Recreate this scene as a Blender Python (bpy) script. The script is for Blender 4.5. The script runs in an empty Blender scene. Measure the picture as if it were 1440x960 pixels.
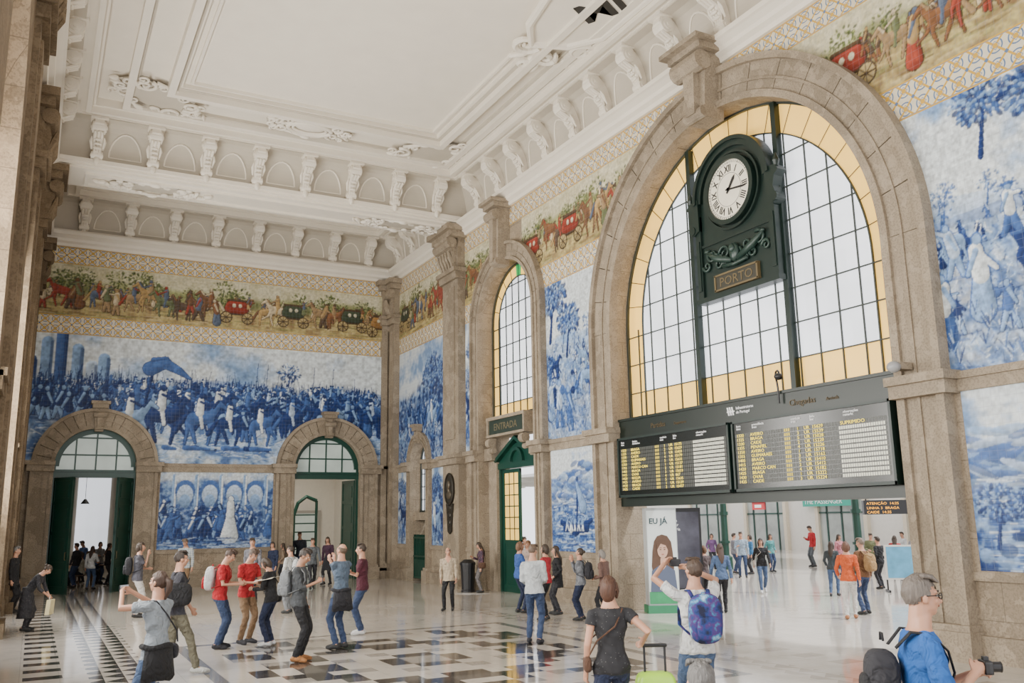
import bpy, math, random
import numpy as np
from mathutils import Vector, Matrix
random.seed(7); rng=np.random.default_rng(11)
PI=math.pi
SC=bpy.context.scene; COL=SC.collection
# ------------------------------------------------------------------ camera
F=1246.0; HC=2.3
e1=Vector((-675,260,F)).normalized()
e2=Vector((2380,210,F)); e2=(e2-e1*e2.dot(e1)).normalized()
e3=e2.cross(e1)
def ray(u,v):
    c=Vector((u-720,v-480,F)); return Vector((c.dot(e2),c.dot(e1),c.dot(e3)))
def floor_pt(u,v):
    r=ray(u,v); t=-HC/r.z; return Vector((r.x*t,r.y*t,0))
cd=bpy.data.cameras.new('camera'); cam=bpy.data.objects.new('camera',cd); COL.objects.link(cam)
right=Vector((e2.x,e1.x,e3.x)); down=Vector((e2.y,e1.y,e3.y)); fwd=Vector((e2.z,e1.z,e3.z))
M4=Matrix.Identity(4)
for i in range(3): M4[i][0]=right[i]; M4[i][1]=-down[i]; M4[i][2]=-fwd[i]
M4[2][3]=HC; cam.matrix_world=M4
cd.sensor_width=36; cd.lens=36*F/1440; cd.clip_end=500; cd.clip_start=.1
SC.camera=cam
# ------------------------------------------------------------------ materials
MATS={}
def newmat(name):
    m=bpy.data.materials.new(name); m.use_nodes=True
    nt=m.node_tree; return m,nt,nt.nodes['Principled BSDF']
def mat(name,col,rough=.6,metal=0,var=.08,scale=5,bump=0,emit=0,bsc=6,bd=.02):
    if name in MATS: return MATS[name]
    m,nt,b=newmat(name)
    tc=nt.nodes.new('ShaderNodeTexCoord'); n=nt.nodes.new('ShaderNodeTexNoise'); n.inputs['Scale'].default_value=scale; n.inputs['Detail'].default_value=6
    nt.links.new(tc.outputs['Object'],n.inputs['Vector'])
    mx=nt.nodes.new('ShaderNodeMixRGB')
    mx.inputs[1].default_value=(*[max(0,c*(1-var)) for c in col],1); mx.inputs[2].default_value=(*[min(1,c*(1+var)) for c in col],1)
    nt.links.new(n.outputs['Fac'],mx.inputs[0]); nt.links.new(mx.outputs[0],b.inputs['Base Color'])
    b.inputs['Roughness'].default_value=rough; b.inputs['Metallic'].default_value=metal
    if bump:
        bp=nt.nodes.new('ShaderNodeBump'); bp.inputs['Strength'].default_value=bump; bp.inputs['Distance'].default_value=bd
        n2=nt.nodes.new('ShaderNodeTexNoise'); n2.inputs['Scale'].default_value=scale*bsc; n2.inputs['Distortion'].default_value=1.2 if bsc<3 else 0; nt.links.new(tc.outputs['Object'],n2.inputs['Vector'])
        nt.links.new(n2.outputs['Fac'],bp.inputs['Height']); nt.links.new(bp.outputs[0],b.inputs['Normal'])
    if emit:
        nt.links.new(mx.outputs[0],b.inputs['Emission Color']); b.inputs['Emission Strength'].default_value=emit
    MATS[name]=m; return m
class NT:
    def __init__(s,nt): s.nt=nt
    def m(s,op,a,b=None,c=None):
        n=s.nt.nodes.new('ShaderNodeMath'); n.operation=op
        for i,x in enumerate((a,b,c)):
            if x is None: continue
            if isinstance(x,(int,float)): n.inputs[i].default_value=x
            else: s.nt.links.new(x,n.inputs[i])
        return n.outputs[0]
    def lt(s,a,b): return s.m('LESS_THAN',a,b)
    def gt(s,a,b): return s.m('GREATER_THAN',a,b)
    def mul(s,a,b): return s.m('MULTIPLY',a,b)
    def fr(s,a,k,off=0): return s.m('FRACT',s.m('DIVIDE',s.m('ADD',a,off),k))
    def reg(s,a,lo,hi): return s.mul(s.gt(a,lo),s.lt(a,hi))
    def mix(s,f,a,b):
        n=s.nt.nodes.new('ShaderNodeMixRGB')
        for i,x in enumerate((f,a,b)):
            if isinstance(x,(tuple,float,int)): n.inputs[i].default_value=x if isinstance(x,(float,int)) else (*x,1)
            else: s.nt.links.new(x,n.inputs[i])
        return n.outputs[0]
    def pos(s):
        g=s.nt.nodes.new('ShaderNodeNewGeometry'); p=s.nt.nodes.new('ShaderNodeSeparateXYZ'); s.nt.links.new(g.outputs['Position'],p.inputs[0])
        return p.outputs[0],p.outputs[1],p.outputs[2],g.outputs['Position']
    def noise(s,vec,sc,det=5):
        n=s.nt.nodes.new('ShaderNodeTexNoise'); n.inputs['Scale'].default_value=sc; n.inputs['Detail'].default_value=det
        s.nt.links.new(vec,n.inputs['Vector']); return n.outputs['Fac']
def mk_floor():
    m,nt,b=newmat('marble_floor'); N=NT(nt); X,Y,Z,P=N.pos()
    base=N.mix(N.noise(P,.6),(.42,.38,.33),(.64,.59,.52))
    base=N.mix(N.mul(N.lt(N.noise(P,2.3,9),.42),.25),base,(.36,.33,.29))
    cell=N.m('SINE',N.m('ADD',N.mul(N.m('FLOOR',N.m('DIVIDE',X,.55)),12.9),N.mul(N.m('FLOOR',N.m('DIVIDE',Y,.55)),78.2)))
    base=N.mix(N.mul(N.m('ABSOLUTE',cell),.28),base,(.34,.31,.27))
    joint=N.m('MAXIMUM',N.lt(N.fr(X,.55,55),.02),N.lt(N.fr(Y,.55,55),.02))
    base=N.mix(N.mul(joint,.4),base,(.25,.23,.2))
    dark=N.mix(N.noise(P,3),(.018,.017,.018),(.075,.068,.062))
    tan=(.26,.21,.16)
    def OR(*a):
        r=a[0]
        for x in a[1:]: r=N.m('MAXIMUM',r,x)
        return r
    lad=N.mul(N.reg(X,.05,.6),N.lt(N.fr(Y,.8,80),.42))
    tri=N.m('ABSOLUTE',N.m('SUBTRACT',N.mul(N.fr(Y,.5,50),2.),1.))
    zig=N.mul(N.reg(X,.95,1.85),N.lt(tri,N.fr(X,.3,30.05)))
    ladr=N.mul(N.reg(X,11.3,11.8),N.lt(N.fr(Y,.8,80),.42))
    zigr=N.mul(N.reg(X,10.0,10.6),N.lt(tri,N.fr(X,.3,30)))
    ax=N.m('ABSOLUTE',N.m('SUBTRACT',X,6.05)); ay=N.m('ABSOLUTE',N.m('SUBTRACT',Y,14.6))
    a=N.m('FLOOR',N.m('DIVIDE',ax,.36)); c=N.m('FLOOR',N.m('DIVIDE',ay,.36))
    s1=N.lt(N.m('MODULO',N.m('ADD',a,c),6.),1.5)
    s2=N.mul(N.lt(N.m('MODULO',a,6.),.5),N.gt(N.m('MODULO',c,6.),2.5))
    s3=N.mul(N.lt(N.m('MODULO',c,6.),.5),N.gt(N.m('MODULO',a,6.),2.5))
    hole=N.mul(N.lt(N.m('MODULO',a,3.),.5),N.lt(N.m('MODULO',c,3.),.5))
    pat=N.mul(OR(s1,s2,s3),N.m('SUBTRACT',1.,hole))
    cen=N.mul(N.mul(pat,N.lt(ax,2.88)),N.lt(ay,3.6))
    brd=N.mul(N.mul(N.lt(ax,3.5),N.gt(ax,3.3)),N.lt(ay,4.1)); brd2=N.mul(N.mul(N.lt(ay,4.1),N.gt(ay,3.9)),N.lt(ax,3.5))
    hall=N.mul(N.lt(X,13.),N.lt(Y,35.6))
    col=N.mix(N.mul(OR(lad,zig,cen),hall),base,dark)
    g2=N.mul(N.mul(N.lt(N.m('MODULO',N.m('ADD',a,N.mul(c,2.)),5.),.5),N.lt(ax,2.88)),N.lt(ay,3.6))
    col=N.mix(N.mul(g2,.55),col,(.13,.12,.11)); col=N.mix(N.mul(OR(brd,brd2),.8),col,(.10,.095,.09))
    col=N.mix(N.mul(OR(ladr,zigr),N.mul(hall,.6)),col,tan)
    nt.links.new(col,b.inputs['Base Color'])
    nt.links.new(N.m('ADD',N.mul(N.noise(P,1.5),.14),.02),b.inputs['Roughness'])
    return m
def mk_band(z0,h,name,cell):
    m,nt,b=newmat(name); N=NT(nt); X,Y,Z,P=N.pos()
    zz=N.m('SUBTRACT',Z,z0); vb=N.m('ABSOLUTE',N.m('SUBTRACT',N.m('DIVIDE',zz,h),.5))
    u=N.m('ABSOLUTE',N.m('SUBTRACT',N.fr(N.m('ADD',X,Y),cell,cell*200),.5)); v=N.m('ABSOLUTE',N.m('SUBTRACT',N.fr(zz,h*.5,h*5),.5))
    r=N.m('SQRT',N.m('ADD',N.mul(u,u),N.mul(v,v)))
    cream=N.mix(N.noise(P,6),(.56,.50,.37),(.74,.68,.54)); och=(.56,.34,.055); blue=(.10,.17,.31)
    c=cream
    c=N.mix(N.reg(r,.31,.38),c,blue)
    pet=N.mul(N.lt(N.m('ABSOLUTE',N.m('SUBTRACT',u,v)),.075),N.gt(r,.1))
    c=N.mix(pet,c,och)
    c=N.mix(N.lt(N.m('ADD',u,v),.15),c,och)
    c=N.mix(N.reg(N.m('ADD',u,v),.19,.23),c,blue)
    c=N.mix(N.gt(N.m('ADD',u,v),.88),c,blue)
    c=N.mix(N.gt(vb,.46),c,och); c=N.mix(N.reg(vb,.445,.46),c,blue)
    nt.links.new(c,b.inputs['Base Color']); b.inputs['Roughness'].default_value=.35; b.inputs['Specular IOR Level'].default_value=.3
    return m
def mk_paint():
    m,nt,b=newmat('painted_glazed_tile'); N=NT(nt); X,Y,Z,P=N.pos()
    a=nt.nodes.new('ShaderNodeVertexColor'); a.layer_name='paint'
    l=N.m('MAXIMUM',N.lt(N.fr(N.m('ADD',X,Y),.14,56),.06),N.lt(N.fr(Z,.14,56),.06))
    c=N.mix(N.mul(l,.25),a.outputs['Color'],(.20,.23,.30))
    nt.links.new(c,b.inputs['Base Color']); b.inputs['Roughness'].default_value=.4; b.inputs['Specular IOR Level'].default_value=.22
    return m
def mk_stone(name,c1,c2,blocks=True):
    m,nt,b=newmat(name); N=NT(nt); X,Y,Z,P=N.pos()
    f=N.noise(P,1.3,8); g=N.noise(P,28,3)
    c=N.mix(f,c1,c2); c=N.mix(N.mul(N.lt(g,.47),.3),c,tuple(x*.5 for x in c1))
    c=N.mix(N.mul(N.lt(N.noise(P,.5,8),.47),.35),c,tuple(x*.6 for x in c1))
    c=N.mix(N.mul(N.gt(N.noise(P,3.5,8),.56),.3),c,tuple(x*1.15 for x in c2))
    if blocks:
        row=N.m('FLOOR',N.m('DIVIDE',Z,.62)); off=N.mul(N.m('MODULO',row,2.),.6)
        l=N.m('MAXIMUM',N.lt(N.fr(N.m('ADD',N.m('ADD',X,Y),off),1.2,60),.012),N.lt(N.fr(Z,.62,62),.025))
        c=N.mix(N.mul(l,.5),c,tuple(x*.35 for x in c1))
    nt.links.new(c,b.inputs['Base Color']); b.inputs['Roughness'].default_value=.7; b.inputs['Specular IOR Level'].default_value=.2
    bp=nt.nodes.new('ShaderNodeBump'); bp.inputs['Strength'].default_value=.4; bp.inputs['Distance'].default_value=.02
    nt.links.new(g,bp.inputs['Height']); nt.links.new(bp.outputs[0],b.inputs['Normal'])
    return m
def mk_glass(name,col,emit,cw,ch):
    m,nt,b=newmat(name); N=NT(nt); X,Y,Z,P=N.pos()
    cell=N.m('ABSOLUTE',N.m('SINE',N.m('ADD',N.mul(N.m('FLOOR',N.m('DIVIDE',N.m('ADD',X,Y),cw)),12.9),N.mul(N.m('FLOOR',N.m('DIVIDE',Z,ch)),78.2))))
    c=N.mix(cell,tuple(x*.82 for x in col),col); c=N.mix(N.mul(N.noise(P,.7,3),.35),c,tuple(x*.65 for x in col))
    nt.links.new(c,b.inputs['Base Color']); nt.links.new(c,b.inputs['Emission Color']); b.inputs['Emission Strength'].default_value=emit; b.inputs['Roughness'].default_value=.3
    return m
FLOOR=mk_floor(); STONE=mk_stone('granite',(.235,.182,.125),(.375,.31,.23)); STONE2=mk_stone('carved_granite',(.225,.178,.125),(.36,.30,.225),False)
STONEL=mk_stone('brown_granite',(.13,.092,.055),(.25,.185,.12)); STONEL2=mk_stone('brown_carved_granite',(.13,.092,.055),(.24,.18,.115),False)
PAINT=mk_paint()
BAND1=mk_band(9.2,.7,'patterned_tile_band',.35); BAND2=mk_band(11.85,.65,'patterned_tile_upper',.35)
PLAST=mat('plaster',(.76,.70,.60),.6,var=.07,scale=1.5); PLAST_SHADE=mat('plaster_shade',(.50,.45,.37),.7,var=.1,scale=1.5)  # second plaster is darker: recess shade of the coves put into its colour
GREEN=mat('green_paint',(.005,.045,.03),.35,var=.2); IRON=mat('green_iron',(.006,.017,.013),.4,var=.2); BARS=mat('bar_iron',(.03,.038,.032),.5,var=.2)
BLACK=mat('black_plastic',(.009,.009,.011),.4); WHITEG=mk_glass('frosted_glass',(.80,.84,.91),1.3,.55,.74)
YELG=mk_glass('amber_glass',(.93,.58,.13),1.05,.5,.6); GREG=mat('green_glass',(.02,.40,.10),.3,emit=.5)
WHITE=mat('white_wall',(.70,.67,.61),.6); LED=mat('led_yellow',(.85,.66,.08),.5,emit=1.0); LEDO=mat('led_amber',(1,.42,.03),.5,emit=1.1)
BRONZE=mat('bronze',(.035,.03,.022),.45,metal=.4,bump=.3); GOLD=mat('dull_gilt',(.13,.095,.042),.55,metal=.1)
# ------------------------------------------------------------------ mesh builder
class MB:
    def __init__(s): s.v=[]; s.f=[]; s.m=[]; s.k=0
    def add(s,vs,fs):
        o=len(s.v); s.v.extend([tuple(p) for p in vs]); s.f.extend([tuple(i+o for i in f) for f in fs]); s.m.extend([s.k]*len(fs))
    def box(s,x0,x1,y0,y1,z0,z1):
        s.add([(x0,y0,z0),(x1,y0,z0),(x1,y1,z0),(x0,y1,z0),(x0,y0,z1),(x1,y0,z1),(x1,y1,z1),(x0,y1,z1)],
              [(0,3,2,1),(4,5,6,7),(0,1,5,4),(1,2,6,5),(2,3,7,6),(3,0,4,7)])
    def prism(s,pts,vec):
        n=len(pts); vec=Vector(vec); q=[Vector(p) for p in pts]
        s.add(q+[p+vec for p in q],[tuple(range(n))[::-1],tuple(range(n,2*n))]+[(i,(i+1)%n,n+(i+1)%n,n+i) for i in range(n)])
    def loft(s,rings):
        n=len(rings[0]); vs=[p for r in rings for p in r]; fs=[tuple(range(n))[::-1]]
        for k in range(len(rings)-1):
            for i in range(n):
                j=(i+1)%n; fs.append((k*n+i,k*n+j,(k+1)*n+j,(k+1)*n+i))
        fs.append(tuple(range((len(rings)-1)*n,len(rings)*n))); s.add(vs,fs)
    def tube(s,pts,rads,n=8,flat=True,asp=1.0,ref=None):
        pts=[Vector(p) for p in pts]
        if isinstance(rads,(int,float)): rads=[rads]*len(pts)
        T=[]
        for i in range(len(pts)):
            a=pts[max(i-1,0)]; b=pts[min(i+1,len(pts)-1)]; t=(b-a); T.append(t.normalized() if t.length>1e-6 else Vector((0,0,1)))
        ref=Vector(ref) if ref else (Vector((0,0,1)) if abs(T[0].z)<.9 else Vector((1,0,0)))
        u=(ref-T[0]*ref.dot(T[0])).normalized(); R=[]
        P=list(zip(pts,rads,T))
        if not flat:
            P=[(pts[0]-T[0]*rads[0]*.95,rads[0]*.3,T[0]),(pts[0]-T[0]*rads[0]*.6,rads[0]*.8,T[0])]+P+[(pts[-1]+T[-1]*rads[-1]*.6,rads[-1]*.8,T[-1]),(pts[-1]+T[-1]*rads[-1]*.95,rads[-1]*.3,T[-1])]
        for p,r,t in P:
            u=(u-t*u.dot(t)); u=u.normalized() if u.length>1e-5 else t.orthogonal().normalized()
            w=t.cross(u); R.append([p+u*(r*math.cos(2*PI*i/n))+w*(r*asp*math.sin(2*PI*i/n)) for i in range(n)])
        s.loft(R)
    def ell(s,c,r,n=10,M=None,p=1.0):
        c=Vector(c); rings=[]
        sg=lambda x:math.copysign(abs(x)**p,x)
        L=max(5,n//2+1)
        for k in range(L+1):
            a=-PI/2+PI*k/L; a=max(-PI/2+.08,min(PI/2-.08,a)); cz=sg(math.sin(a)); cr=sg(math.cos(a)); ring=[]
            for i in range(n):
                b=2*PI*i/n; q=Vector((r[0]*cr*sg(math.cos(b)),r[1]*cr*sg(math.sin(b)),r[2]*cz))
                if M is not None: q=M@q
                ring.append(c+q)
            rings.append(ring)
        s.loft(rings)
    def build(s,name,mats,parent=None,smooth=False,loc=None,kind=None,label=None):
        me=bpy.data.meshes.new(name); me.from_pydata(s.v,[],s.f)
        if not isinstance(mats,(list,tuple)): mats=[mats]
        for q in mats: me.materials.append(q)
        if len(mats)>1: me.polygons.foreach_set('material_index',s.m)
        if smooth: me.polygons.foreach_set('use_smooth',[True]*len(s.f))
        me.update(); o=bpy.data.objects.new(name,me); COL.objects.link(o)
        if parent: o.parent=parent
        if loc is not None: o.location=loc
        if kind: o['kind']=kind
        if label: o['label']=label
        return o
def tag(o,label,cat,group=None,kind=None):
    o['label']=label; o['category']=cat
    if group: o['group']=group
    if kind: o['kind']=kind
    return o
def E(name,label,cat,loc=(0,0,0),rz=0,group=None,kind=None):
    o=bpy.data.objects.new(name,None); COL.objects.link(o); o.location=loc; o.rotation_euler=(0,0,rz); o.empty_display_size=.2
    return tag(o,label,cat,group,kind)
def copy_tree(o,parent=None):
    c=o.copy(); COL.objects.link(c); c.parent=parent
    for ch in list(o.children): copy_tree(ch,c)
    return c
def text(s,size,org,rt,up,m,parent=None,align='LEFT',name='lettering',ext=.004,sx=1,ls=1.0,off=0):
    cu=bpy.data.curves.new('t','FONT'); cu.body=s; cu.size=size; cu.extrude=ext; cu.align_x=align; cu.resolution_u=2; cu.space_line=ls; cu.offset=off
    t=bpy.data.objects.new('t',cu); COL.objects.link(t)
    dg=bpy.context.evaluated_depsgraph_get(); me=bpy.data.meshes.new_from_object(t.evaluated_get(dg))
    bpy.data.objects.remove(t); me.materials.clear(); me.materials.append(m); me.name=name
    o=bpy.data.objects.new(name,me); COL.objects.link(o)
    rt=Vector(rt).normalized(); up=Vector(up).normalized(); nn=rt.cross(up)
    A=Matrix.Identity(4)
    for i in range(3): A[i][0]=rt[i]; A[i][1]=up[i]; A[i][2]=nn[i]
    me.transform(Matrix.Translation(Vector(org))@A@Matrix.Diagonal((sx,1,1,1)))
    if parent: o.parent=parent
    return o
XW=13.26; YB=35.7; XL=-.6
PR=lambda u,d,z:(XW-d,u,z)
PB=lambda u,d,z:(u,YB-d,z)
PL=lambda u,d,z:(XL+d,u,z)
PM=lambda u,d,z:(u,28.2-d,z)
def pp(mb,P,poly,d0,d1):
    a=[Vector(P(u,d0,z)) for u,z in poly]; b=[Vector(P(u,d1,z)) for u,z in poly]; n=len(poly)
    mb.add(a+b,[tuple(range(n)),tuple(range(n,2*n))[::-1]]+[(i,(i+1)%n,n+(i+1)%n,n+i) for i in range(n)])
def pb(mb,P,u0,u1,z0,z1,d0,d1): pp(mb,P,[(u0,z0),(u1,z0),(u1,z1),(u0,z1)],d0,d1)
def arch_wall(mb,P,u0,u1,zt,ops,th,n=20):
    cur=u0
    for c,h,zs in sorted(ops):
        pb(mb,P,cur,c-h,0,zt,0,-th)
        for i in range(n):
            a=PI-PI*i/n; b=PI-PI*(i+1)/n
            pp(mb,P,[(c+h*math.cos(a),zs+h*math.sin(a)),(c+h*math.cos(b),zs+h*math.sin(b)),(c+h*math.cos(b),zt),(c+h*math.cos(a),zt)],0,-th)
        cur=c+h
    pb(mb,P,cur,u1,0,zt,0,-th)
def ringseg(mb,P,c,zs,ri,ro,d0,d1,n=24,a0=0,a1=PI,gap=0):
    for i in range(n):
        a=a0+(a1-a0)*i/n+gap; b=a0+(a1-a0)*(i+1)/n-gap; m=(a+b)/2
        pp(mb,P,[(c+ri*math.cos(a),zs+ri*math.sin(a)),(c+ro*math.cos(a),zs+ro*math.sin(a)),(c+ro*math.cos(m),zs+ro*math.sin(m)),(c+ro*math.cos(b),zs+ro*math.sin(b)),(c+ri*math.cos(b),zs+ri*math.sin(b)),(c+ri*math.cos(m),zs+ri*math.sin(m))],d0,d1)
def surround(mb,P,c,ri,ro,zs,zb,d,n=17):
    w=ro-ri
    ringseg(mb,P,c,zs,ri+.02,ro-.03,-.02,d*.6,n,gap=.006/ro*2)
    ringseg(mb,P,c,zs,ro-.16*w,ro,-.03,d,n*2)
    ringseg(mb,P,c,zs,ri-.01,ri+.16*w,-.03,d*.85,n*2)
    ringseg(mb,P,c,zs,ri+.4*w,ri+.46*w,-.03,d*.72,n*2)
    for s in (-1,1):
        def bx(a,b,za,zb_,dd,d0=-.02):
            x0,x1=c+s*a,c+s*b; pb(mb,P,min(x0,x1),max(x0,x1),za,zb_,d0,dd)
        bx(ri+.02,ro-.03,zb+.01,zs,d*.6); bx(ro-.16*w,ro,zb+.02,zs+.001,d,-.03); bx(ri-.01,ri+.16*w,zb+.02,zs+.001,d*.85,-.03); bx(ri+.4*w,ri+.46*w,zb+.03,zs,d*.72,-.025)
        bx(ri-.04,ro+.08,0,.45,d+.12,-.04); bx(ri-.025,ro+.04,.44,.55,d+.06,-.035)
# ------------------------------------------------------------------ SETTING
mb=MB(); mb.box(-3,60,-6,70,-.2,0); f=mb.build('floor',FLOOR); tag(f,'polished pale marble floor with black geometric inlays','floor',kind='structure')
BA=(14.64,4.32,7.1); NA=(25.1,1.9,8.8); SA=(32.6,.8,4.55)
mb=MB(); arch_wall(mb,PR,-6,YB+.4,14.7,[BA,NA,SA],.75); o=mb.build('wall_right',STONE); tag(o,'right granite wall of the hall with the great arched opening','wall',kind='structure')
D1=(1.88,1.37,4.4); D2=(10.45,1.37,4.4)
mb=MB(); arch_wall(mb,PB,XL-.6,XW,14.7,[D1,D2],.6); o=mb.build('wall_back',STONE); tag(o,'far end wall of the hall with two arched doorways','wall',kind='structure')
LW=[(4.5,2.2,8.),(12.,2.2,8.),(20.,2.2,8.),(26,1.5,8.),(32.4,1.3,8.)]
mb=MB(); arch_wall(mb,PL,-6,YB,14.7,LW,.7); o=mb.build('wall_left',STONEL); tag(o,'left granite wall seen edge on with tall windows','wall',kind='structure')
mb=MB(); mb.box(XL-.7,XW+.4,-6,YB+.6,14.62,14.9); o=mb.build('ceiling',PLAST); tag(o,'white plaster ceiling','ceiling',kind='structure')
def rframe(mb,x0,x1,y0,y1,w,z0,z1):
    mb.box(x0,x1,y0,y0+w,z0,z1); mb.box(x0,x1,y1-w,y1,z0,z1); mb.box(x0,x0+w,y0+w,y1-w,z0,z1); mb.box(x1-w,x1,y0+w,y1-w,z0,z1)
mb=MB()
for (a,b) in ((1.1,28.2),(29.8,YB)):
    rframe(mb,XL,XW,a,b,1.15,14.3,14.65)
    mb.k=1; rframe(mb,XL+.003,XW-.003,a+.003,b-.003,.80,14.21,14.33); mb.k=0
    rframe(mb,XL+.8,XW-.8,a+.8,b-.8,.06,14.25,14.34)
    rframe(mb,XL+1.05,XW-1.05,a+1.05,b-1.05,.14,14.19,14.66)
    rframe(mb,XL+1.19,XW-1.19,a+1.19,b-1.19,.1,14.38,14.67)
    if b<29:
        rframe(mb,XL+2.0,XW-1.35,a+1.6,b-1.35,.2,14.36,14.66)
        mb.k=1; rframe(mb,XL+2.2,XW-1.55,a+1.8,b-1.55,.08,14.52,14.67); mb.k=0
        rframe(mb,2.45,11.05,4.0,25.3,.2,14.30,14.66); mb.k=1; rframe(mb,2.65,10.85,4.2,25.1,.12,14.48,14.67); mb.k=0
        rframe(mb,2.77,10.73,4.32,24.98,.05,14.5,14.66); rframe(mb,3.0,10.5,4.55,24.75,.08,14.53,14.66)
o=mb.build('trim_1',[PLAST,PLAST_SHADE]); tag(o,'stepped white plaster mouldings framing the ceiling panels','ceiling moulding',kind='structure')
mb=MB()
mb.box(XL,XW,28.2,29.8,12.85,14.7); mb.box(XL+.002,XW-.002,28.0,30.0,13.0,13.12); mb.box(XL+.004,XW-.004,28.1,29.9,12.92,13.01)
rframe(mb,.6,XW-.9,28.45,29.55,.1,12.77,12.87)
o=mb.build('trim_2',PLAST); tag(o,'white plaster beam crossing the hall ceiling','ceiling beam',kind='structure')
mb=MB(); mb.box(XL,XW,-.5,1.1,12.85,14.7); o=mb.build('trim_3',PLAST); tag(o,'white plaster ceiling beam nearest the viewer','ceiling beam',kind='structure')
prof=[(0,12.5),(.10,12.5),(.13,12.6),(.24,12.66),(.26,12.76),(.40,12.84),(.46,12.86),(.46,12.98),(.38,13.0),(.34,13.08),(0,13.12)]
def covd(z): t=min(1,max(0,(z-13.1)/1.15)); return .62-.6*math.sqrt(max(0,1-t*t))
def cornice(P,u0,u1,name,lab,cs=None,prf=True):
    mb=MB()
    def sw(pr):
        a=[P(u0,d,z) for d,z in pr]; b=[P(u1,d,z) for d,z in pr]; n=len(a)
        mb.add(a+b,[tuple(range(n)),tuple(range(n,2*n))]+[(i,(i+1)%n,n+(i+1)%n,n+i) for i in range(n)])
    if prf: sw(prof)
    zs=[13.1+1.15*i/10 for i in range(11)]
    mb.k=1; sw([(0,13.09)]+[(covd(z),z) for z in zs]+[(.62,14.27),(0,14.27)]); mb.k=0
    if cs:
        for c in cs:
            mb.tube([P(c+.46*math.cos(a),covd(13.3+.72*math.sin(a))+.015,13.3+.72*math.sin(a)) for a in [PI*i/12 for i in range(13)]],.028,6)
            mb.tube([P(c-.46,covd(13.3)+.02,13.3),P(c+.46,covd(13.3)+.02,13.3)],.02,6)
    tag(mb.build(name,[PLAST,PLAST_SHADE],smooth=False),lab,'cornice',kind='structure')
BX=[.85+1.59*k for k in range(8)]; BY=[26.8-1.6*k for k in range(14)]; BY2=[34.6-1.6*k for k in range(3)]
mx=[(BX[k]+BX[k+1])/2 for k in range(7)]; my=[y-.8 for y in BY]
cornice(PR,-6,YB,'trim_4','white moulded cornice along the clock wall',my+[33.8,32.2]); cornice(PB,XL,XW,'trim_5','white moulded cornice along the end wall',mx); cornice(PL,-6,YB,'trim_6','white moulded cornice along the left wall',my)
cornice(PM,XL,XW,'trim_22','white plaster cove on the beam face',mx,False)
def strings(P,ranges,name,lab,mt=STONE2):
    mb=MB()
    for a,b in ranges:
        pb(mb,P,a,b,4.22,4.5,-.01,.07); pb(mb,P,a,b,4.42,4.54,-.02,.12)
        pb(mb,P,a,b,0,.4,-.01,.12); pb(mb,P,a,b,1.22,1.36,-.01,.05)
    tag(mb.build(name,mt),lab,'stone course',kind='structure')
strings(PR,[(-6,9.38),(19.9,22.6),(27.6,31.5),(33.7,YB)],'trim_7','granite string course and plinth of the clock wall')
strings(PB,[(4.0,8.35),(12.55,XW)],'trim_8','granite string course and plinth of the end wall')
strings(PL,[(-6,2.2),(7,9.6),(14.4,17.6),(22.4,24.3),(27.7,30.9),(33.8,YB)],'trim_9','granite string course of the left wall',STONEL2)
def surr(P,A,ro,d,name,lab,imp=True,key=None):
    c,h,zs=A; mb=MB(); surround(mb,P,c,h,ro,zs,0,d)
    if imp:
        for s in (-1,1):
            x0,x1=sorted((c+s*(h-.03),c+s*(ro+.12))); pb(mb,P,x0,x1,4.2,4.5,-.02,d+.12); x0,x1=sorted((c+s*(h-.05),c+s*(ro+.18))); pb(mb,P,x0,x1,4.42,4.57,-.05,d+.2)
    if key:
        k0,k1,kw,kd=key
        pp(mb,P,[(c-kw*.7,k0),(c+kw*.7,k0),(c+kw,k1-.25),(c-kw,k1-.25)],0,kd*.8); pb(mb,P,c-kw*1.35,c+kw*1.35,k1-.26,k1-.1,0,kd*1.2); pb(mb,P,c-kw*1.6,c+kw*1.6,k1-.11,k1,0,kd*1.45)
        pp(mb,P,[(c-kw*.35,k0+.1),(c+kw*.35,k0+.1),(c+kw*.5,k1-.3),(c-kw*.5,k1-.3)],kd*.7,kd*1.05)
        a=Vector(P(c-kw*.75,kd*.8,k0+.12)); b=Vector(P(c+kw*.75,kd*.8,k0+.12)); mb.tube([a,b],.12*kw/.35,12)
        a=Vector(P(c-kw*1.1,kd*.95,k1-.5)); b=Vector(P(c+kw*1.1,kd*.95,k1-.5)); mb.tube([a,b],.2*kw/.35,12)
    tag(mb.build(name,STONE2),lab,'arch surround',kind='structure')
surr(PR,BA,5.26,.26,'trim_10','huge granite arch surround with keystone console around the clock window',True,(11.15,12.95,.42,.7))
surr(PR,NA,2.5,.22,'trim_11','granite arch surround of the tall narrow entrance window',True,(10.5,12.7,.3,.55))
surr(PR,SA,1.15,.14,'trim_12','small granite arch surround near the far corner',True,(5.25,6.0,.14,.25))
surr(PB,D1,2.1,.2,'trim_13','granite arch surround of the left far doorway',True,(5.65,6.75,.2,.3))
surr(PB,D2,2.1,.2,'trim_14','granite arch surround of the right far doorway',True,(5.65,6.7,.2,.3))
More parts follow.
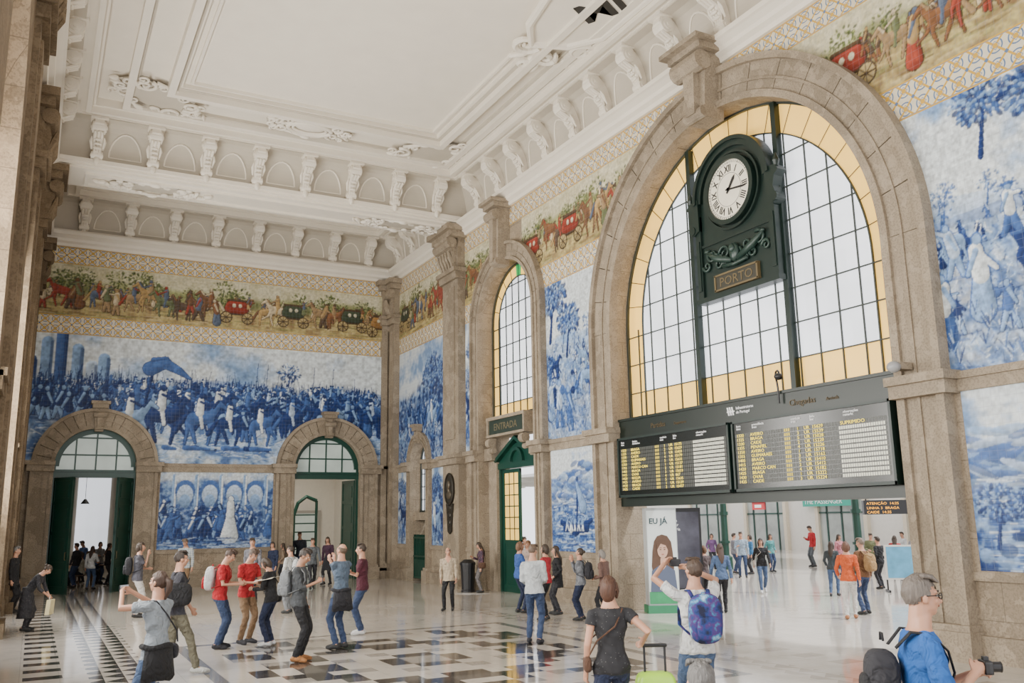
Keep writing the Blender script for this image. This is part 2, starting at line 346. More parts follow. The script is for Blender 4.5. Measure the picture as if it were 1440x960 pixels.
def pil(P,u0,u1,z0,z1,d,name,lab,capd=.8,mid=None,mt=STONE2):
    mb=MB(); c=(u0+u1)/2
    pb(mb,P,u0,u1,z0,z1,-.01,d); pb(mb,P,u0+.25,u1-.25,(mid or z0)+.6,z1-2.2,d-.01,d+.05)
    L=[(z1-.2,z1+.005,.3,capd),(z1-.42,z1-.19,.18,capd*.8),(z1-1.7,z1-1.55,.15,d+.22),(z1-1.95,z1-1.69,.07,d+.12),(z0-.002,z0+.3,.12,d+.12)]
    if mid: L+=[(mid-.3,mid,.1,d+.14),(mid-.08,mid+.04,.16,d+.22)]
    for (za,zb_,e,dd) in L: pb(mb,P,u0-e,u1+e,za,zb_,-.02,dd)
    mb.prism([P(u0+.1,0,z1-1.5),P(u0+.1,d+.1,z1-1.5),P(u0+.1,d+.18,z1-1.1),P(u0+.1,capd*.6,z1-.8),P(u0+.1,capd*.85,z1-.42),P(u0+.1,0,z1-.42)],Vector(P(u1-.1,0,0))-Vector(P(u0+.1,0,0)))
    a=Vector(P(u0-.02,capd*.62,z1-.62)); b=Vector(P(u1+.02,capd*.62,z1-.62)); mb.tube([a,b],.2,12)
    for k in range(5):
        q=u0+.2+(u1-u0-.4)*k/4; mb.tube([P(q,d+.1,z1-1.5),P(q,d+.24,z1-1.15),P(q,d+.3,z1-.9)],[.05,.09,.03],6)
    tag(mb.build(name,mt),lab,'pilaster',kind='structure')
pil(PR,28.35,29.7,0,12.85,.3,'trim_15','granite pilaster with scrolled capital below the beam on the clock wall',.85,4.5)
pil(PR,35.0,35.65,0,12.5,.25,'trim_16','granite corner pilaster beside the end wall',.6)
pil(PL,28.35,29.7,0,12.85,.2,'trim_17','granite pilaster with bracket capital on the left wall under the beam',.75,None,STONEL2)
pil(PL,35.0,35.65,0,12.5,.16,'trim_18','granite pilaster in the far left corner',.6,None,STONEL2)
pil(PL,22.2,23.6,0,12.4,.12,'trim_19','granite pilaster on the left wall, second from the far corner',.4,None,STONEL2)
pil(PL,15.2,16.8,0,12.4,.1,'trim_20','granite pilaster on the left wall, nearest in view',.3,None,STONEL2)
pil(PB,12.7,13.2,0,12.5,.12,'trim_21','slim granite pilaster at the right end of the far wall',.4)
def bandm(P,u0,u1,cuts,z0,z1,name,m,lab,step=.1):
    mb=MB(); n=int((u1-u0)/step); k=4
    for i in range(n):
        for j in range(k):
            ua=u0+i*step; ub=ua+step; za=z0+(z1-z0)*j/k; zb=z0+(z1-z0)*(j+1)/k
            um,zm=(ua+ub)/2,(za+zb)/2
            if any(math.hypot(um-c,zm-zs)<r for c,zs,r in cuts): continue
            mb.add([P(ua,.012,za),P(ub,.012,za),P(ub,.012,zb),P(ua,.012,zb)],[(0,1,2,3)])
    tag(mb.build(name,m),lab,'tile band')
rc=[(14.64,7.1,5.12),(25.1,8.8,2.4)]
for (a,b,l) in ((-1,12.6,'right of the great arch'),(16.6,24,'between the two arches'),(26,35.0,'beyond the narrow arch')):
    bandm(PR,a,b,rc,9.2,9.9,'tile_band',BAND1,'lower blue and ochre patterned tile band '+l)
bandm(PR,-1,35.0,rc,11.85,12.5,'tile_band',BAND2,'upper blue and ochre patterned tile band along the clock wall')
bandm(PB,-.55,12.7,[],9.2,9.9,'tile_band',BAND1,'lower blue and ochre patterned tile band on the far wall')
bandm(PB,-.55,12.7,[],11.85,12.5,'tile_band',BAND2,'upper blue and ochre patterned tile band under the far cornice')
# ------------------------------------------------------------------ painted murals
def fnoise(ny,nx,cells,oct=4):
    out=np.zeros((ny,nx)); amp=1; tot=0
    for o in range(oct):
        c=cells*2**o; gy=max(2,int(c*ny/max(nx,ny))+2); gx=max(2,int(c*nx/max(nx,ny))+2); g=rng.random((gy,gx))
        yy=np.linspace(0,gy-1.001,ny); xx=np.linspace(0,gx-1.001,nx); y0=yy.astype(int); x0=xx.astype(int); fy=(yy-y0)[:,None]; fx=(xx-x0)[None]
        fy=fy*fy*(3-2*fy); fx=fx*fx*(3-2*fx)
        v=g[y0][:,x0]*(1-fy)*(1-fx)+g[y0+1][:,x0]*fy*(1-fx)+g[y0][:,x0+1]*(1-fy)*fx+g[y0+1][:,x0+1]*fy*fx
        out+=v*amp; tot+=amp; amp*=.6
    return out/tot
class CV:
    def __init__(s,w,h,res):
        s.w,s.h=w,h; s.nx=int(w/res)+1; s.ny=int(h/res)+1; s.x=np.linspace(0,w,s.nx); s.y=np.linspace(0,h,s.ny); s.a=np.zeros((s.ny,s.nx,3))
    def box(s,x0,x1,y0,y1):
        i0,i1=np.searchsorted(s.x,(x0,x1)); j0,j1=np.searchsorted(s.y,(y0,y1)); return i0,i1,j0,j1
    def ell(s,cx,cy,rx,ry,col,ang=0,al=1):
        R=max(rx,ry); i0,i1,j0,j1=s.box(cx-R,cx+R,cy-R,cy+R)
        if i1<=i0 or j1<=j0: return
        X=s.x[i0:i1][None]-cx; Y=s.y[j0:j1][:,None]-cy; c,q=math.cos(ang),math.sin(ang)
        m=(((X*c+Y*q)/rx)**2+((-X*q+Y*c)/ry)**2<1)[...,None]*al
        sh=1+.3*np.clip(Y/ry,-1,1)[...,None]
        s.a[j0:j1,i0:i1]=s.a[j0:j1,i0:i1]*(1-m)+np.array(col)*sh*m
    def seg(s,x0,y0,x1,y1,r0,r1,col,al=1):
        R=max(r0,r1,.012); i0,i1,j0,j1=s.box(min(x0,x1)-R,max(x0,x1)+R,min(y0,y1)-R,max(y0,y1)+R)
        if i1<=i0 or j1<=j0: return
        X=s.x[i0:i1][None]-x0; Y=s.y[j0:j1][:,None]-y0; dx,dy=x1-x0,y1-y0; L=dx*dx+dy*dy+1e-9
        t=np.clip((X*dx+Y*dy)/L,0,1); d=np.hypot(X-t*dx,Y-t*dy); R=np.maximum(r0+(r1-r0)*t,.012); m=(d<R)[...,None]*al
        sh=1+.35*np.clip((Y-t*dy-(X-t*dx))/R,-1,1)[...,None]
        s.a[j0:j1,i0:i1]=s.a[j0:j1,i0:i1]*(1-m)+np.array(col)*sh*m
    def parts(s,P,x,y,k,d,dark,cols,o=.022):
        for pss in (0,1):
            for i,p in enumerate(P):
                c=dark if pss==0 else cols[p[-1]%len(cols)]; e=o*k if pss==0 else 0
                if len(p)==6: s.ell(x+d*p[0]*k,y+p[1]*k,p[2]*k+e,p[3]*k+e,c,d*p[4])
                else: s.seg(x+d*p[0]*k,y+p[1]*k,x+d*p[2]*k,y+p[3]*k,p[4]*k+e,p[5]*k+e,c)
    def blur(s,f=.5):
        a=s.a; p=np.pad(a,((1,1),(1,1),(0,0)),'edge'); b=(p[:-2,1:-1]+p[2:,1:-1]+p[1:-1,:-2]+p[1:-1,2:]+2*a)/6; s.a=a*(1-f)+b*f
def man(cv,x,y,k,d,dark,cols,spear=False,walk=None):
    w=random.uniform(.04,.2) if walk is None else walk; a=random.uniform(.45,1.05); l=random.uniform(-.08,.14); q=random.random()
    P=[(-w,0,0,.48,.045,.075,0),(w,0,0,.48,.045,.075,0),(0,.46,l,.80,.12,.10,1),(l,.79,l+.26,a,.045,.03,1),(l,.79,l-.14,.50,.045,.03,2),(l+.03,.94,.062,.075,0,2)]
    if q<.35: P.append((l+.03,1.0,.13,.028,0,0))
    elif q<.6: P[0]=(-.02,.02,0,.5,.18,.1,0)
    elif q<.75: P.append((l+.28,a-.05,.1,.1,0,1))
    cv.seg(x-.1*k,y-.03*k,x+.35*k,y-.05*k,.04*k,.02*k,dark,.6)
    cv.parts(P,x,y,k,d,dark,cols)
    if spear: cv.seg(x+d*.3*k,y+.1*k,x+d*(.3+random.uniform(-.3,.3))*k,y+1.7*k,.012,.012,dark)
def horse(cv,x,y,k,d,dark,cols,rider=True):
    g=random.uniform(-.2,.25); r=random.uniform(-.1,.12)
    P=[(-.42-g*.4,.0,-.38,.5,.03,.05,0),(-.38,.48,-.34,.75,.07,.13,0),(-.2+g,.05,-.3,.7,.035,.08,0),(.3-g*.3,.0,.36,.42,.03,.05,0),(.36,.4,.32,.75,.05,.09,0),(.6+g,.3,.5,.5,.03,.04,0),(.5,.5,.36,.75,.05,.09,0),(-.22,.84,.25,.86+r,.21,.22,0),(.33,.92+r,.62,1.32+r,.15,.08,0),(.60,1.34+r,.86,1.16+r,.09,.045,0),(.42,1.2+r,.58,1.42+r,.05,.03,1),(-.46,.92,-.78,.4,.05,.08,1)]
    if rider: P+=[(.0,1.0,.08,.55,.06,.05,2),(-.02,1.05,.0,1.46,.13,.1,2),(0,1.42,.35,1.25,.04,.03,1),(.02,1.6,.075,.09,0,1)]
    cv.parts(P,x,y,k,d,dark,cols)
def tree(cv,x,y,h,dark,mid,lt,sc=1,n=60):
    cv.seg(x,y,x+.1*h,y+h*.6,.04*h,.02*h,dark)
    for ph in range(3):
        for i in range(n):
            a=random.uniform(0,2*PI); r=random.random()**.6*h*.33*sc
            cv.ell(x+.08*h+r*math.cos(a)*1.1-.02*h*ph,y+h*.68+r*math.sin(a)*.8+.03*h*ph,.055*h/(1+.5*ph),.035*h/(1+.5*ph),(dark,mid,lt)[ph],a,.85)
BD=(.012,.030,.12); BM=(.048,.105,.285); BL=(.20,.315,.51); BW=(.60,.65,.67); BP=(.38,.47,.60)
def ramp(t,cols):
    t=np.clip(t,0,.9999)*(len(cols)-1); i=t.astype(int); f=(t-i)[...,None]; C=np.array(cols); return C[i]*(1-f)+C[i+1]*f
def bg(cv,hz,lo=.25,hi=1.,sky=0.):
    n=fnoise(cv.ny,cv.nx,6,6); Y=(cv.y/cv.h)[:,None]
    sk=ramp(1-np.clip((n-.42+sky)*2.2,0,.8),[BM,BL,BP,BW,BW])
    n2=fnoise(cv.ny,cv.nx,26,5); gr=ramp(lo+(hi-lo)*np.clip((n2-.33)*2.6,0,1),[BD,BM,BL,BP,BW])
    hl=hz+(fnoise(cv.ny,cv.nx,4,3)-.5)*.18
    m=1/(1+np.exp((Y-hl)*70)); cv.a=sk*(1-m)[...,None]+gr*m[...,None]
def zone(cv,y0,y1,al,cells=60,lo=0,hi=.85):
    Y=(cv.y/cv.h)[:,None]+(fnoise(cv.ny,cv.nx,7,4)-.5)*.3; m=(1/(1+np.exp(-(Y-y0)*40)))*(1/(1+np.exp((Y-y1)*40)))*al
    g=ramp(lo+(hi-lo)*np.clip((fnoise(cv.ny,cv.nx,cells,4)-.32)*2.8,0,1),[BD,BD,BM,BL,BW]); cv.a=cv.a*(1-m[...,None])+g*m[...,None]
def strokes(cv,n,x0,x1,y0,y1,cols,L=.3,r=.015,ang=.2):
    for i in range(n):
        x=random.uniform(x0,x1); y=random.uniform(y0,y1); a=random.gauss(0,ang); l=random.uniform(.3,1)*L
        cv.seg(x,y,x+l*math.cos(a),y+l*math.sin(a),r,r*.5,random.choice(cols),.7)
def crowd(cv,n,x0,x1,y0,y1,k0,k1,f,*a):
    for y in sorted([random.uniform(y0,y1) for i in range(n)],reverse=True):
        t=(y1-y)/(y1-y0+1e-6); f(cv,random.uniform(x0,x1),y,(k0+(k1-k0)*t)*random.uniform(.85,1.15),random.choice((-1,1)),BD,[random.choice((BM,BD,BL)),random.choice((BD,BM)),random.choice((BL,BW,BP,BM))],*a)
CB=[BW,BL,BM,BP]
def p_battle(cv):
    bg(cv,.60,.3,1.); w,h=cv.w,cv.h
    for i in range(30): cv.ell(random.uniform(0,w),h*.6+random.uniform(-.1,.3),random.uniform(.5,1.6),random.uniform(.08,.25),random.choice((BL,BP,BP,BM)),0,.45)
    for (x,t,c) in ((.0,1.3,BM),(.5,2.0,BL),(.95,2.3,BM),(1.5,1.8,BL),(2.0,1.2,BP),(2.4,1.5,BL)):
        cv.seg(x,h*.5,x,h*.5+t,.2,.2,c); cv.seg(x+.13,h*.5,x+.13,h*.5+t,.05,.05,BD,.6)
    zone(cv,.32,.64,.85,70)
    Y=(cv.y/h)[:,None]; X=(cv.x/w)[None]; d=np.clip(1-X*5,0,1)*np.clip(1-abs(Y-.42)*2.5,0,1)*.55; cv.a=cv.a*(1-d[...,None])+np.array(BD)*d[...,None]
    tree(cv,9.2,h*.62,1.15,BD,BM,BL,1.2,40)
    crowd(cv,330,0,w,h*.50,h*.63,.22,.4,man,True)
    for i in range(90):
        x=random.uniform(1,w); cv.seg(x,h*.55,x+random.uniform(-.25,.25),h*.55+random.uniform(.3,1.1),.012,.012,BD,.8)
    crowd(cv,60,2.6,w-.5,h*.38,h*.56,.40,.58,horse)
    strokes(cv,700,0,w,.1,h*.34,[BW,BP,BP,BL,BM],.6,.02,.25)
    crowd(cv,50,0,w,h*.3,h*.42,.55,.75,man)
    crowd(cv,34,3.0,w-.4,h*.22,h*.38,.7,.95,horse)
    for (x,k,c) in ((4.5,1.3,BD),(5.9,1.15,BM),(3.4,1.1,BL),(7.0,1.0,BD),(8.2,.95,BM)): horse(cv,x,h*.16,k,1,BD,[c,BD,BW])
    for x in (.25,.6,1.0,1.35,1.75,2.2,2.6,7.6,11.9,12.6): man(cv,x,h*(.28 if x<3 or x>11 else .14)+random.uniform(0,.3),1.15,random.choice((-1,1)),BD,[random.choice((BM,BL)),BD,BL],True)
    for i in range(10): x=random.uniform(3.5,8); cv.seg(x,h*.13,x+random.uniform(.4,.9),h*.13+random.uniform(-.1,.1),.1,.05,random.choice((BM,BL,BD)))
    cv.parts([(0,-.4,.3,1.2,.04,.03,0),(.1,.85,.6,1.12,.26,.22,1),(.6,1.1,1.1,.85,.2,.14,1),(1.1,.85,1.55,.55,.14,.04,1),(.2,1.2,.7,1.3,.08,.04,1)],3.9,h*.58,1.0,1,BD,[BD,BM])
    for x in (7.9,8.3,9.3,10.2,11.): cv.seg(x,h*.45,x+.12,h*.86,.014,.012,BD)
    cv.blur(.6); n=fnoise(cv.ny,cv.nx,110,2)[...,None]; cv.a*= 1+(n-.5)*.8
def p_court(cv):
    bg(cv,.9,.1,.6); w,h=cv.w,cv.h
    for x in (.5,1.3,2.2,3.1,3.9,4.6): 
        if x<w: cv.seg(x,h*.35,x,h*.95,.09,.07,BL); cv.seg(x+.05,h*.35,x+.05,h*.95,.03,.03,BW)
    for x in (.9,1.8,2.7,3.5): cv.ell(x,h*.75,.36,.42,BM); cv.ell(x,h*.70,.29,.38,BP); cv.ell(x,h*.62,.2,.25,BL)
    zone(cv,.1,.5,.7,40)
    crowd(cv,34,0,w,h*.06,h*.36,.7,1.0,man)
    cv.parts([(0,0,0,.7,.3,.12,0),(0,.7,0,1.1,.14,.12,0),(0,1.25,.09,.1,0,0)],w*.62,h*.16,1.1,1,BD,[BW])
    strokes(cv,120,0,w,0,h*.14,[BM,BL,BD,BP],.5,.03,.1)
    cv.blur(.6); cv.a*=1+(fnoise(cv.ny,cv.nx,80,2)[...,None]-.5)*.7
def p_rural(n_men=9,trees=((.2,.5),(.85,.45)),k=1.0,big=()):
    def f(cv):
        bg(cv,.55,.35,1.); w,h=cv.w,cv.h
        for i in range(9): cv.ell(random.uniform(0,w),h*.55+random.uniform(-.2,.25),w*random.uniform(.2,.4),random.uniform(.08,.3),random.choice((BL,BP,BM,BP)),0,.4)
        for i in range(14): tree(cv,random.random()*w,h*random.uniform(.5,.6),h*random.uniform(.08,.16),BM,BL,BP,1.2,20)
        zone(cv,.0,.4,.45,30,.1,.9)
        crowd(cv,int(n_men*2.5),0,w,h*.42,h*.56,.22*k,.34*k,man)
        strokes(cv,int(w*h*45),0,w,0,h*.52,[BW,BP,BL,BP,BM,BD],.12*k,.012,1.3)
        crowd(cv,n_men,.05*w,.95*w,h*.08,h*.42,.45*k,.85*k,man)
        crowd(cv,n_men//4,.1*w,.9*w,h*.2,h*.42,.45*k,.7*k,horse,False)
        for (tx,ty,ts) in [(t+(1,))[:3] for t in trees]: tree(cv,w*tx,h*ty,h*.42*ts,BD,BM,BL,1.1,90)
        for (x,y,kk) in big: man(cv,w*x,h*y,kk,random.choice((-1,1)),BM,[random.choice((BM,BL)),random.choice((BP,BW,BM)),BL])
        for i in range(int(w*14)): 
            x=random.uniform(0,w); y=random.uniform(0,h*.2)
            for q in range(5): cv.seg(x,y,x+random.uniform(-.12,.12),y+random.uniform(.1,.28),.014,.012,random.choice((BD,BM,BM,BL,BP)),.8)
        cv.blur(.6); cv.a*=1+(fnoise(cv.ny,cv.nx,int(w*16),2)[...,None]-.5)*.8
    return f
def p_lake(cv):
    bg(cv,.5,.1,.6); w,h=cv.w,cv.h
    for x0,hh in ((.1,.75),(.45,.82),(.8,.9),(1.1,.72)):
        for i in range(60): cv.ell(w*x0+random.gauss(0,w*.14),h*.5+random.random()*h*(hh-.55),w*.08,h*.025,random.choice((BL,BM,BP,BM)),random.uniform(-.5,.5),.7)
    strokes(cv,int(150*w),0,w,0,h*.5,[BM,BL,BW,BD,BM,BP],w*.18,.012,.05)
    if w<3:
        cv.parts([(-.7,.35,0,.12,.05,.12,0),(0,.12,.8,.4,.12,.04,0),(-.5,.2,.55,.2,.1,.1,0),(.1,.3,.15,1.5,.02,.02,0)],w*.5,h*.15,w*.42,1,BD,[BD,BW])
        cv.parts([(.12,1.35,.4,.75,.05,.17,0)],w*.5,h*.15,w*.42,1,BM,[BL])
    else:
        for i in range(6): tree(cv,w*random.uniform(.0,.9),h*random.uniform(.12,.3),h*random.uniform(.2,.4),BD,BM,BL,1.1,60)
        for i in range(40): cv.ell(random.random()*w,random.random()*h*.2,random.uniform(.1,.3),random.uniform(.05,.14),random.choice((BD,BM,BL)),0,.7)
    for i in range(5): man(cv,w*(.33+.08*i),h*.2,.45,1,BD,CB)
    cv.blur(.6); cv.a*=1+(fnoise(cv.ny,cv.nx,60,2)[...,None]-.5)*.6
def p_forest(cv):
    bg(cv,.6,.0,.8,.1); w,h=cv.w,cv.h
    for i in range(7): tree(cv,random.random()*w,h*random.uniform(.3,.5),h*.45,BD,BM,BL,1.0,60)
    zone(cv,.0,.5,.7,40)
    crowd(cv,26,0,w,.04*h,.45*h,.5,1.1,man,True); crowd(cv,5,0,w,.05*h,.3*h,.7,1.,horse)
    strokes(cv,int(w*h*20),0,w,0,h*.3,[BW,BM,BL,BD],.3,.02,1.); cv.blur(.6)
KD=(.05,.03,.015)
KC=[(.20,.09,.04),(.28,.05,.03),(.38,.25,.10),(.09,.06,.04),(.52,.43,.28),(.13,.15,.07),(.09,.12,.18),(.16,.08,.04),(.3,.2,.1)]
def p_frieze(cv):
    w,h=cv.w,cv.h; n=fnoise(cv.ny,cv.nx,40,5)[...,None]; Y=(cv.y/h)[:,None,None]; hl=fnoise(cv.ny,cv.nx,9,3)[...,None]*.3-.15
    sky=np.array((.54,.50,.34))+(n-.5)*.3; gr=np.array((.36,.28,.12))+(n-.5)*np.array((.5,.5,.2)); far=np.array((.24,.25,.10))+(n-.5)*np.array((.5,.5,.2))
    m1=1/(1+np.exp((Y-.70-hl)*40)); m2=1/(1+np.exp((Y-.42-hl*.3)*40)); cv.a=np.clip((sky*(1-m1)+far*m1)*(1-m2)+gr*m2,.02,.9)
    for i in range(int(w*2.6)): tree(cv,random.random()*w,h*random.uniform(.3,.5),random.uniform(.5,1.1),(.05,.07,.02),(.13,.17,.05),(.28,.30,.11),1.2,20)
    for i in range(int(w*16)): cv.ell(random.random()*w,random.uniform(0,h*.42),random.uniform(.1,.4),.035,random.choice(((.45,.35,.15),(.2,.2,.07),(.5,.40,.22),(.14,.09,.04))),0,.55)
    for i in range(int(w*5)): man(cv,random.random()*w,h*random.uniform(.33,.42),random.uniform(.4,.55),random.choice((-1,1)),KD,random.sample(KC,3))
    x=.2
    while x<w-.3:
        t=random.random(); y=h*random.uniform(.08,.24); cols=random.sample(KC,3)
        if t<.15:
            c=random.choice(((.24,.035,.02),(.045,.06,.035),(.28,.15,.05)))
            cv.parts([(-.42,.34,.42,.34,.04,.04,1),(-.25,.52,.25,.52,.17,.17,0),(-.25,.66,.25,.66,.12,.12,0),(-.3,.82,.3,.82,.03,.03,1)],x+.45,y,1.1,1,KD,[c,(.07,.04,.02)])
            cv.ell(x+.34,y+.7,.07,.08,(.5,.46,.33)); cv.ell(x+.58,y+.7,.07,.08,(.5,.46,.33)); man(cv,x+.9,y+.6,.5,1,KD,cols)
            for wx in (.05,.88):
                cv.ell(x+wx,y+.2,.24,.24,KD); cv.ell(x+wx,y+.2,.2,.2,(.34,.26,.12))
                for a in range(4): cv.seg(x+wx-.2*math.cos(a*PI/4),y+.2-.2*math.sin(a*PI/4),x+wx+.2*math.cos(a*PI/4),y+.2+.2*math.sin(a*PI/4),.014,.014,KD)
            x+=1.3
        elif t<.62: horse(cv,x+.3,y,random.uniform(.6,.75),random.choice((-1,-1,1)),KD,cols,random.random()<.6); x+=random.uniform(.4,.65)
        else: man(cv,x,y,random.uniform(.8,1.0),random.choice((-1,1)),KD,random.sample(KC,3)+[(.6,.55,.42)]); x+=random.uniform(.16,.34)
    cv.blur(.6); cv.a*=1+(fnoise(cv.ny,cv.nx,int(w*16),2)[...,None]-.5)*.6
def mural(P,u0,u1,z0,z1,res,fn,lab,cuts=(),flip=False):
    cv=CV(u1-u0,z1-z0,res); fn(cv); a=np.clip(cv.a,.008,.85)
    nx,ny=cv.nx,cv.ny; U=(u1-cv.x) if flip else (u0+cv.x); Z=z0+cv.y
    UU,ZZ=np.meshgrid(U,Z); keep=np.ones((ny,nx),bool)
    for c,zs,r,half in cuts: keep&=~(((abs(UU-c)<half)&(ZZ<=zs))|(np.hypot(UU-c,ZZ-zs)<r))
    if P is PR: V=np.stack([np.full_like(UU,XW-.012),UU,ZZ],-1)
    else: V=np.stack([UU,np.full_like(UU,YB-.012),ZZ],-1)
    idx=np.arange(nx*ny).reshape(ny,nx); Q=np.stack([idx[:-1,:-1],idx[:-1,1:],idx[1:,1:],idx[1:,:-1]],-1).reshape(-1,4)
    kk=(keep[:-1,:-1]&keep[:-1,1:]&keep[1:,1:]&keep[1:,:-1]).reshape(-1); Q=Q[kk]
    used=np.unique(Q); mp=np.zeros(nx*ny,int); mp[used]=np.arange(len(used)); Q=mp[Q]; V=V.reshape(-1,3)[used]; A=a.reshape(-1,3)[used]
    me=bpy.data.meshes.new('tile_mural'); me.vertices.add(len(V)); me.vertices.foreach_set('co',V.astype(np.float32).ravel())
    me.loops.add(Q.size); me.loops.foreach_set('vertex_index',Q.astype(np.int32).ravel()); me.polygons.add(len(Q)); me.polygons.foreach_set('loop_start',np.arange(0,Q.size,4,dtype=np.int32))
    me.update(calc_edges=True); at=me.color_attributes.new('paint','FLOAT_COLOR','POINT'); at.data.foreach_set('color',np.concatenate([A,np.ones((len(A),1))],1).astype(np.float32).ravel())
    me.materials.append(PAINT); me.validate()
    o=bpy.data.objects.new('tile_mural',me); COL.objects.link(o); tag(o,lab,'tile mural'); return o
CD=[(1.88,4.4,1.98,1.98),(10.45,4.4,1.98,1.98)]; CBA=[(14.64,7.1,5.1,5.1)]; CNA=[(25.1,8.8,2.38,2.38)]
mural(PB,-.5,12.72,4.54,9.2,.022,p_battle,'large blue and white tile battle scene above the two far doorways',CD)
mural(PB,4.1,8.28,1.38,4.22,.022,p_court,'blue and white tile court scene between the two far doorways')
mural(PB,-.5,12.72,9.9,11.85,.022,p_frieze,'coloured tile frieze of carriages and riders on the far wall')
mural(PR,29.8,34.95,4.54,9.2,.03,p_forest,'dark blue tile scene between the far corner and the tall pilaster',[(32.6,4.55,1.1,1.1)],True)
mural(PR,19.0,25.1,4.54,9.2,.02,p_rural(16,((.45,.62,1),(.6,.5,.8),(.38,.3,.6)),1.1,((.52,.08,1.3),(.62,.05,1.2),(.45,.15,1.0))),'blue tile country scene between the narrow arch and the great arch',CBA+CNA,True)
mural(PR,27.45,28.34,4.54,9.2,.03,p_rural(6,((.5,.6,.6),)),'narrow upright strip of blue tile between pilaster and narrow arch',(),True)
mural(PR,4.5,10.6,4.54,9.2,.015,p_rural(16,((.36,.74,.7),(.52,.68,.8)),1.0,((.25,.34,.9),(.32,.2,1.25),(.42,.44,.8),(.55,.25,1.2),(.2,.12,1.1))),'blue tile harvest scene right of the great arch',CBA,True)
mural(PR,29.85,31.4,1.38,4.22,.03,p_forest,'small blue tile panel beside the bronze relief pilaster',(),True)
mural(PR,33.8,34.95,1.38,4.22,.03,p_rural(4),'narrow blue tile panel in the far right corner',(),True)
mural(PR,20.0,22.5,1.38,4.22,.018,p_lake,'blue tile lake scene with a sailing boat between the arches',(),True)
mural(PR,4.5,9.25,1.38,4.22,.016,p_lake,'blue tile mountain lake scene low on the right wall',(),True)
for a,b,l in ((26.3,35.,'beyond the narrow arch'),(16.5,24.,'between the narrow and great arches'),(4.5,12.8,'above the right shoulder of the great arch')):
    mural(PR,a,b,9.9,11.85,.018,p_frieze,'coloured tile frieze of carts and riders '+l,CBA+CNA,True)
# ------------------------------------------------------------------ windows
def awin(P,name,lab,c,half,zs,z0,d,cw,chh,border,fr=.05,topgreen=False,parent=None,glass=WHITEG,bm=BARS,yel=YELG,kind='structure'):
    w=E(name,lab,'window',kind=kind) if parent is None else parent
    g=MB(); ri=half-border
    n=24
    def arc(r): return [(c+r*math.cos(PI*i/n),zs+r*math.sin(PI*i/n)) for i in range(n+1)]
    zb=z0+border*1.05
    if ri>0.01: pp(g,P,[(c+ri,zb)]+arc(ri)+[(c-ri,zb)],d,d-.02)
    if border>0:
        g.k=1; ringseg(g,P,c,zs,ri,half,d,d-.02,24)
        for s in (-1,1):
            x0,x1=sorted((c+s*ri,c+s*half)); pb(g,P,x0,x1,z0,zs,d,d-.02)
        pb(g,P,c-ri,c+ri,z0,zb,d,d-.02)
        if topgreen: g.k=2; ringseg(g,P,c,zs,ri,half,d+.004,d+.002,3,PI/2-.1,PI/2+.1)
    g.build('panes',[glass,yel,GREG],w)
    b=MB(); t=fr/2
    k=int(half/cw)
    for i in range(-k,k+1):
        u=c+i*cw
        if abs(u-c)>=half-.05: continue
        R=ri if border else half
        zt=zs+math.sqrt(R*R-(u-c)**2) if abs(u-c)<R else zs
        pb(b,P,u-t*.6,u+t*.6,z0,zt,d,d+.03)
    z=zb
    while z<zs+half-.1:
        hw=half if z<=zs else (math.sqrt(max(0,(ri if border else half)**2-(z-zs)**2)))
        if hw>.1: pb(b,P,c-hw,c+hw,z-t*.6,z+t*.6,d+.002,d+.034)
        z+=chh
    if border:
        ringseg(b,P,c,zs,ri-t*.7,ri+t*.7,d,d+.04,32)
        for s in (-1,1): pb(b,P,c+s*ri-t*.7,c+s*ri+t*.7,z0,zs,d,d+.04)
        na=max(8,int(PI*half/(cw*1.2)))
        for i in range(1,na):
            a=PI*i/na; p0=Vector(P(c+ri*math.cos(a),d+.015,zs+ri*math.sin(a))); p1=Vector(P(c+half*math.cos(a),d+.015,zs+half*math.sin(a))); b.tube([p0,p1],t*.5,4)
    t=max(t,.025)
    ringseg(b,P,c,zs,half-t*1.4,half+.02,d-.02,d+.07,32)
    for s in (-1,1):
        x0,x1=sorted((c+s*(half-t*1.4),c+s*(half+.02))); pb(b,P,x0,x1,z0,zs,d-.02,d+.07)
    pb(b,P,c-half,c+half,z0-.04,z0+.08,d-.02,d+.1)
    b.build('glazing_bars',bm,w); return w
w1=awin(PR,'window_1','great arched window of white and amber panes behind the clock',14.64,4.3,7.1,4.75,-.4,.55,.74,.66,fr=.04)
m=MB(); pb(m,PR,13.05,13.18,4.75,11.1,-.4,-.25); pb(m,PR,15.95,16.08,4.75,11.1,-.4,-.25); m.build('mullion',IRON,w1)
w2=awin(PR,'window_2','tall narrow arched window of white and amber panes over the entrance sign',25.1,1.88,8.8,5.6,-.45,.46,.66,.44,fr=.045,topgreen=True)
w3=awin(PR,'window_3','small arched window near the far corner',32.6,.78,4.55,2.6,-.4,.5,.5,0)
for i,(c,h,zs) in enumerate(LW): awin(PL,'window_%d'%(i+4),'tall arched window of the left wall, number %d from the viewer'%(i+1),c,h-.02,zs,2.4,-.6,.6,.9,.4)
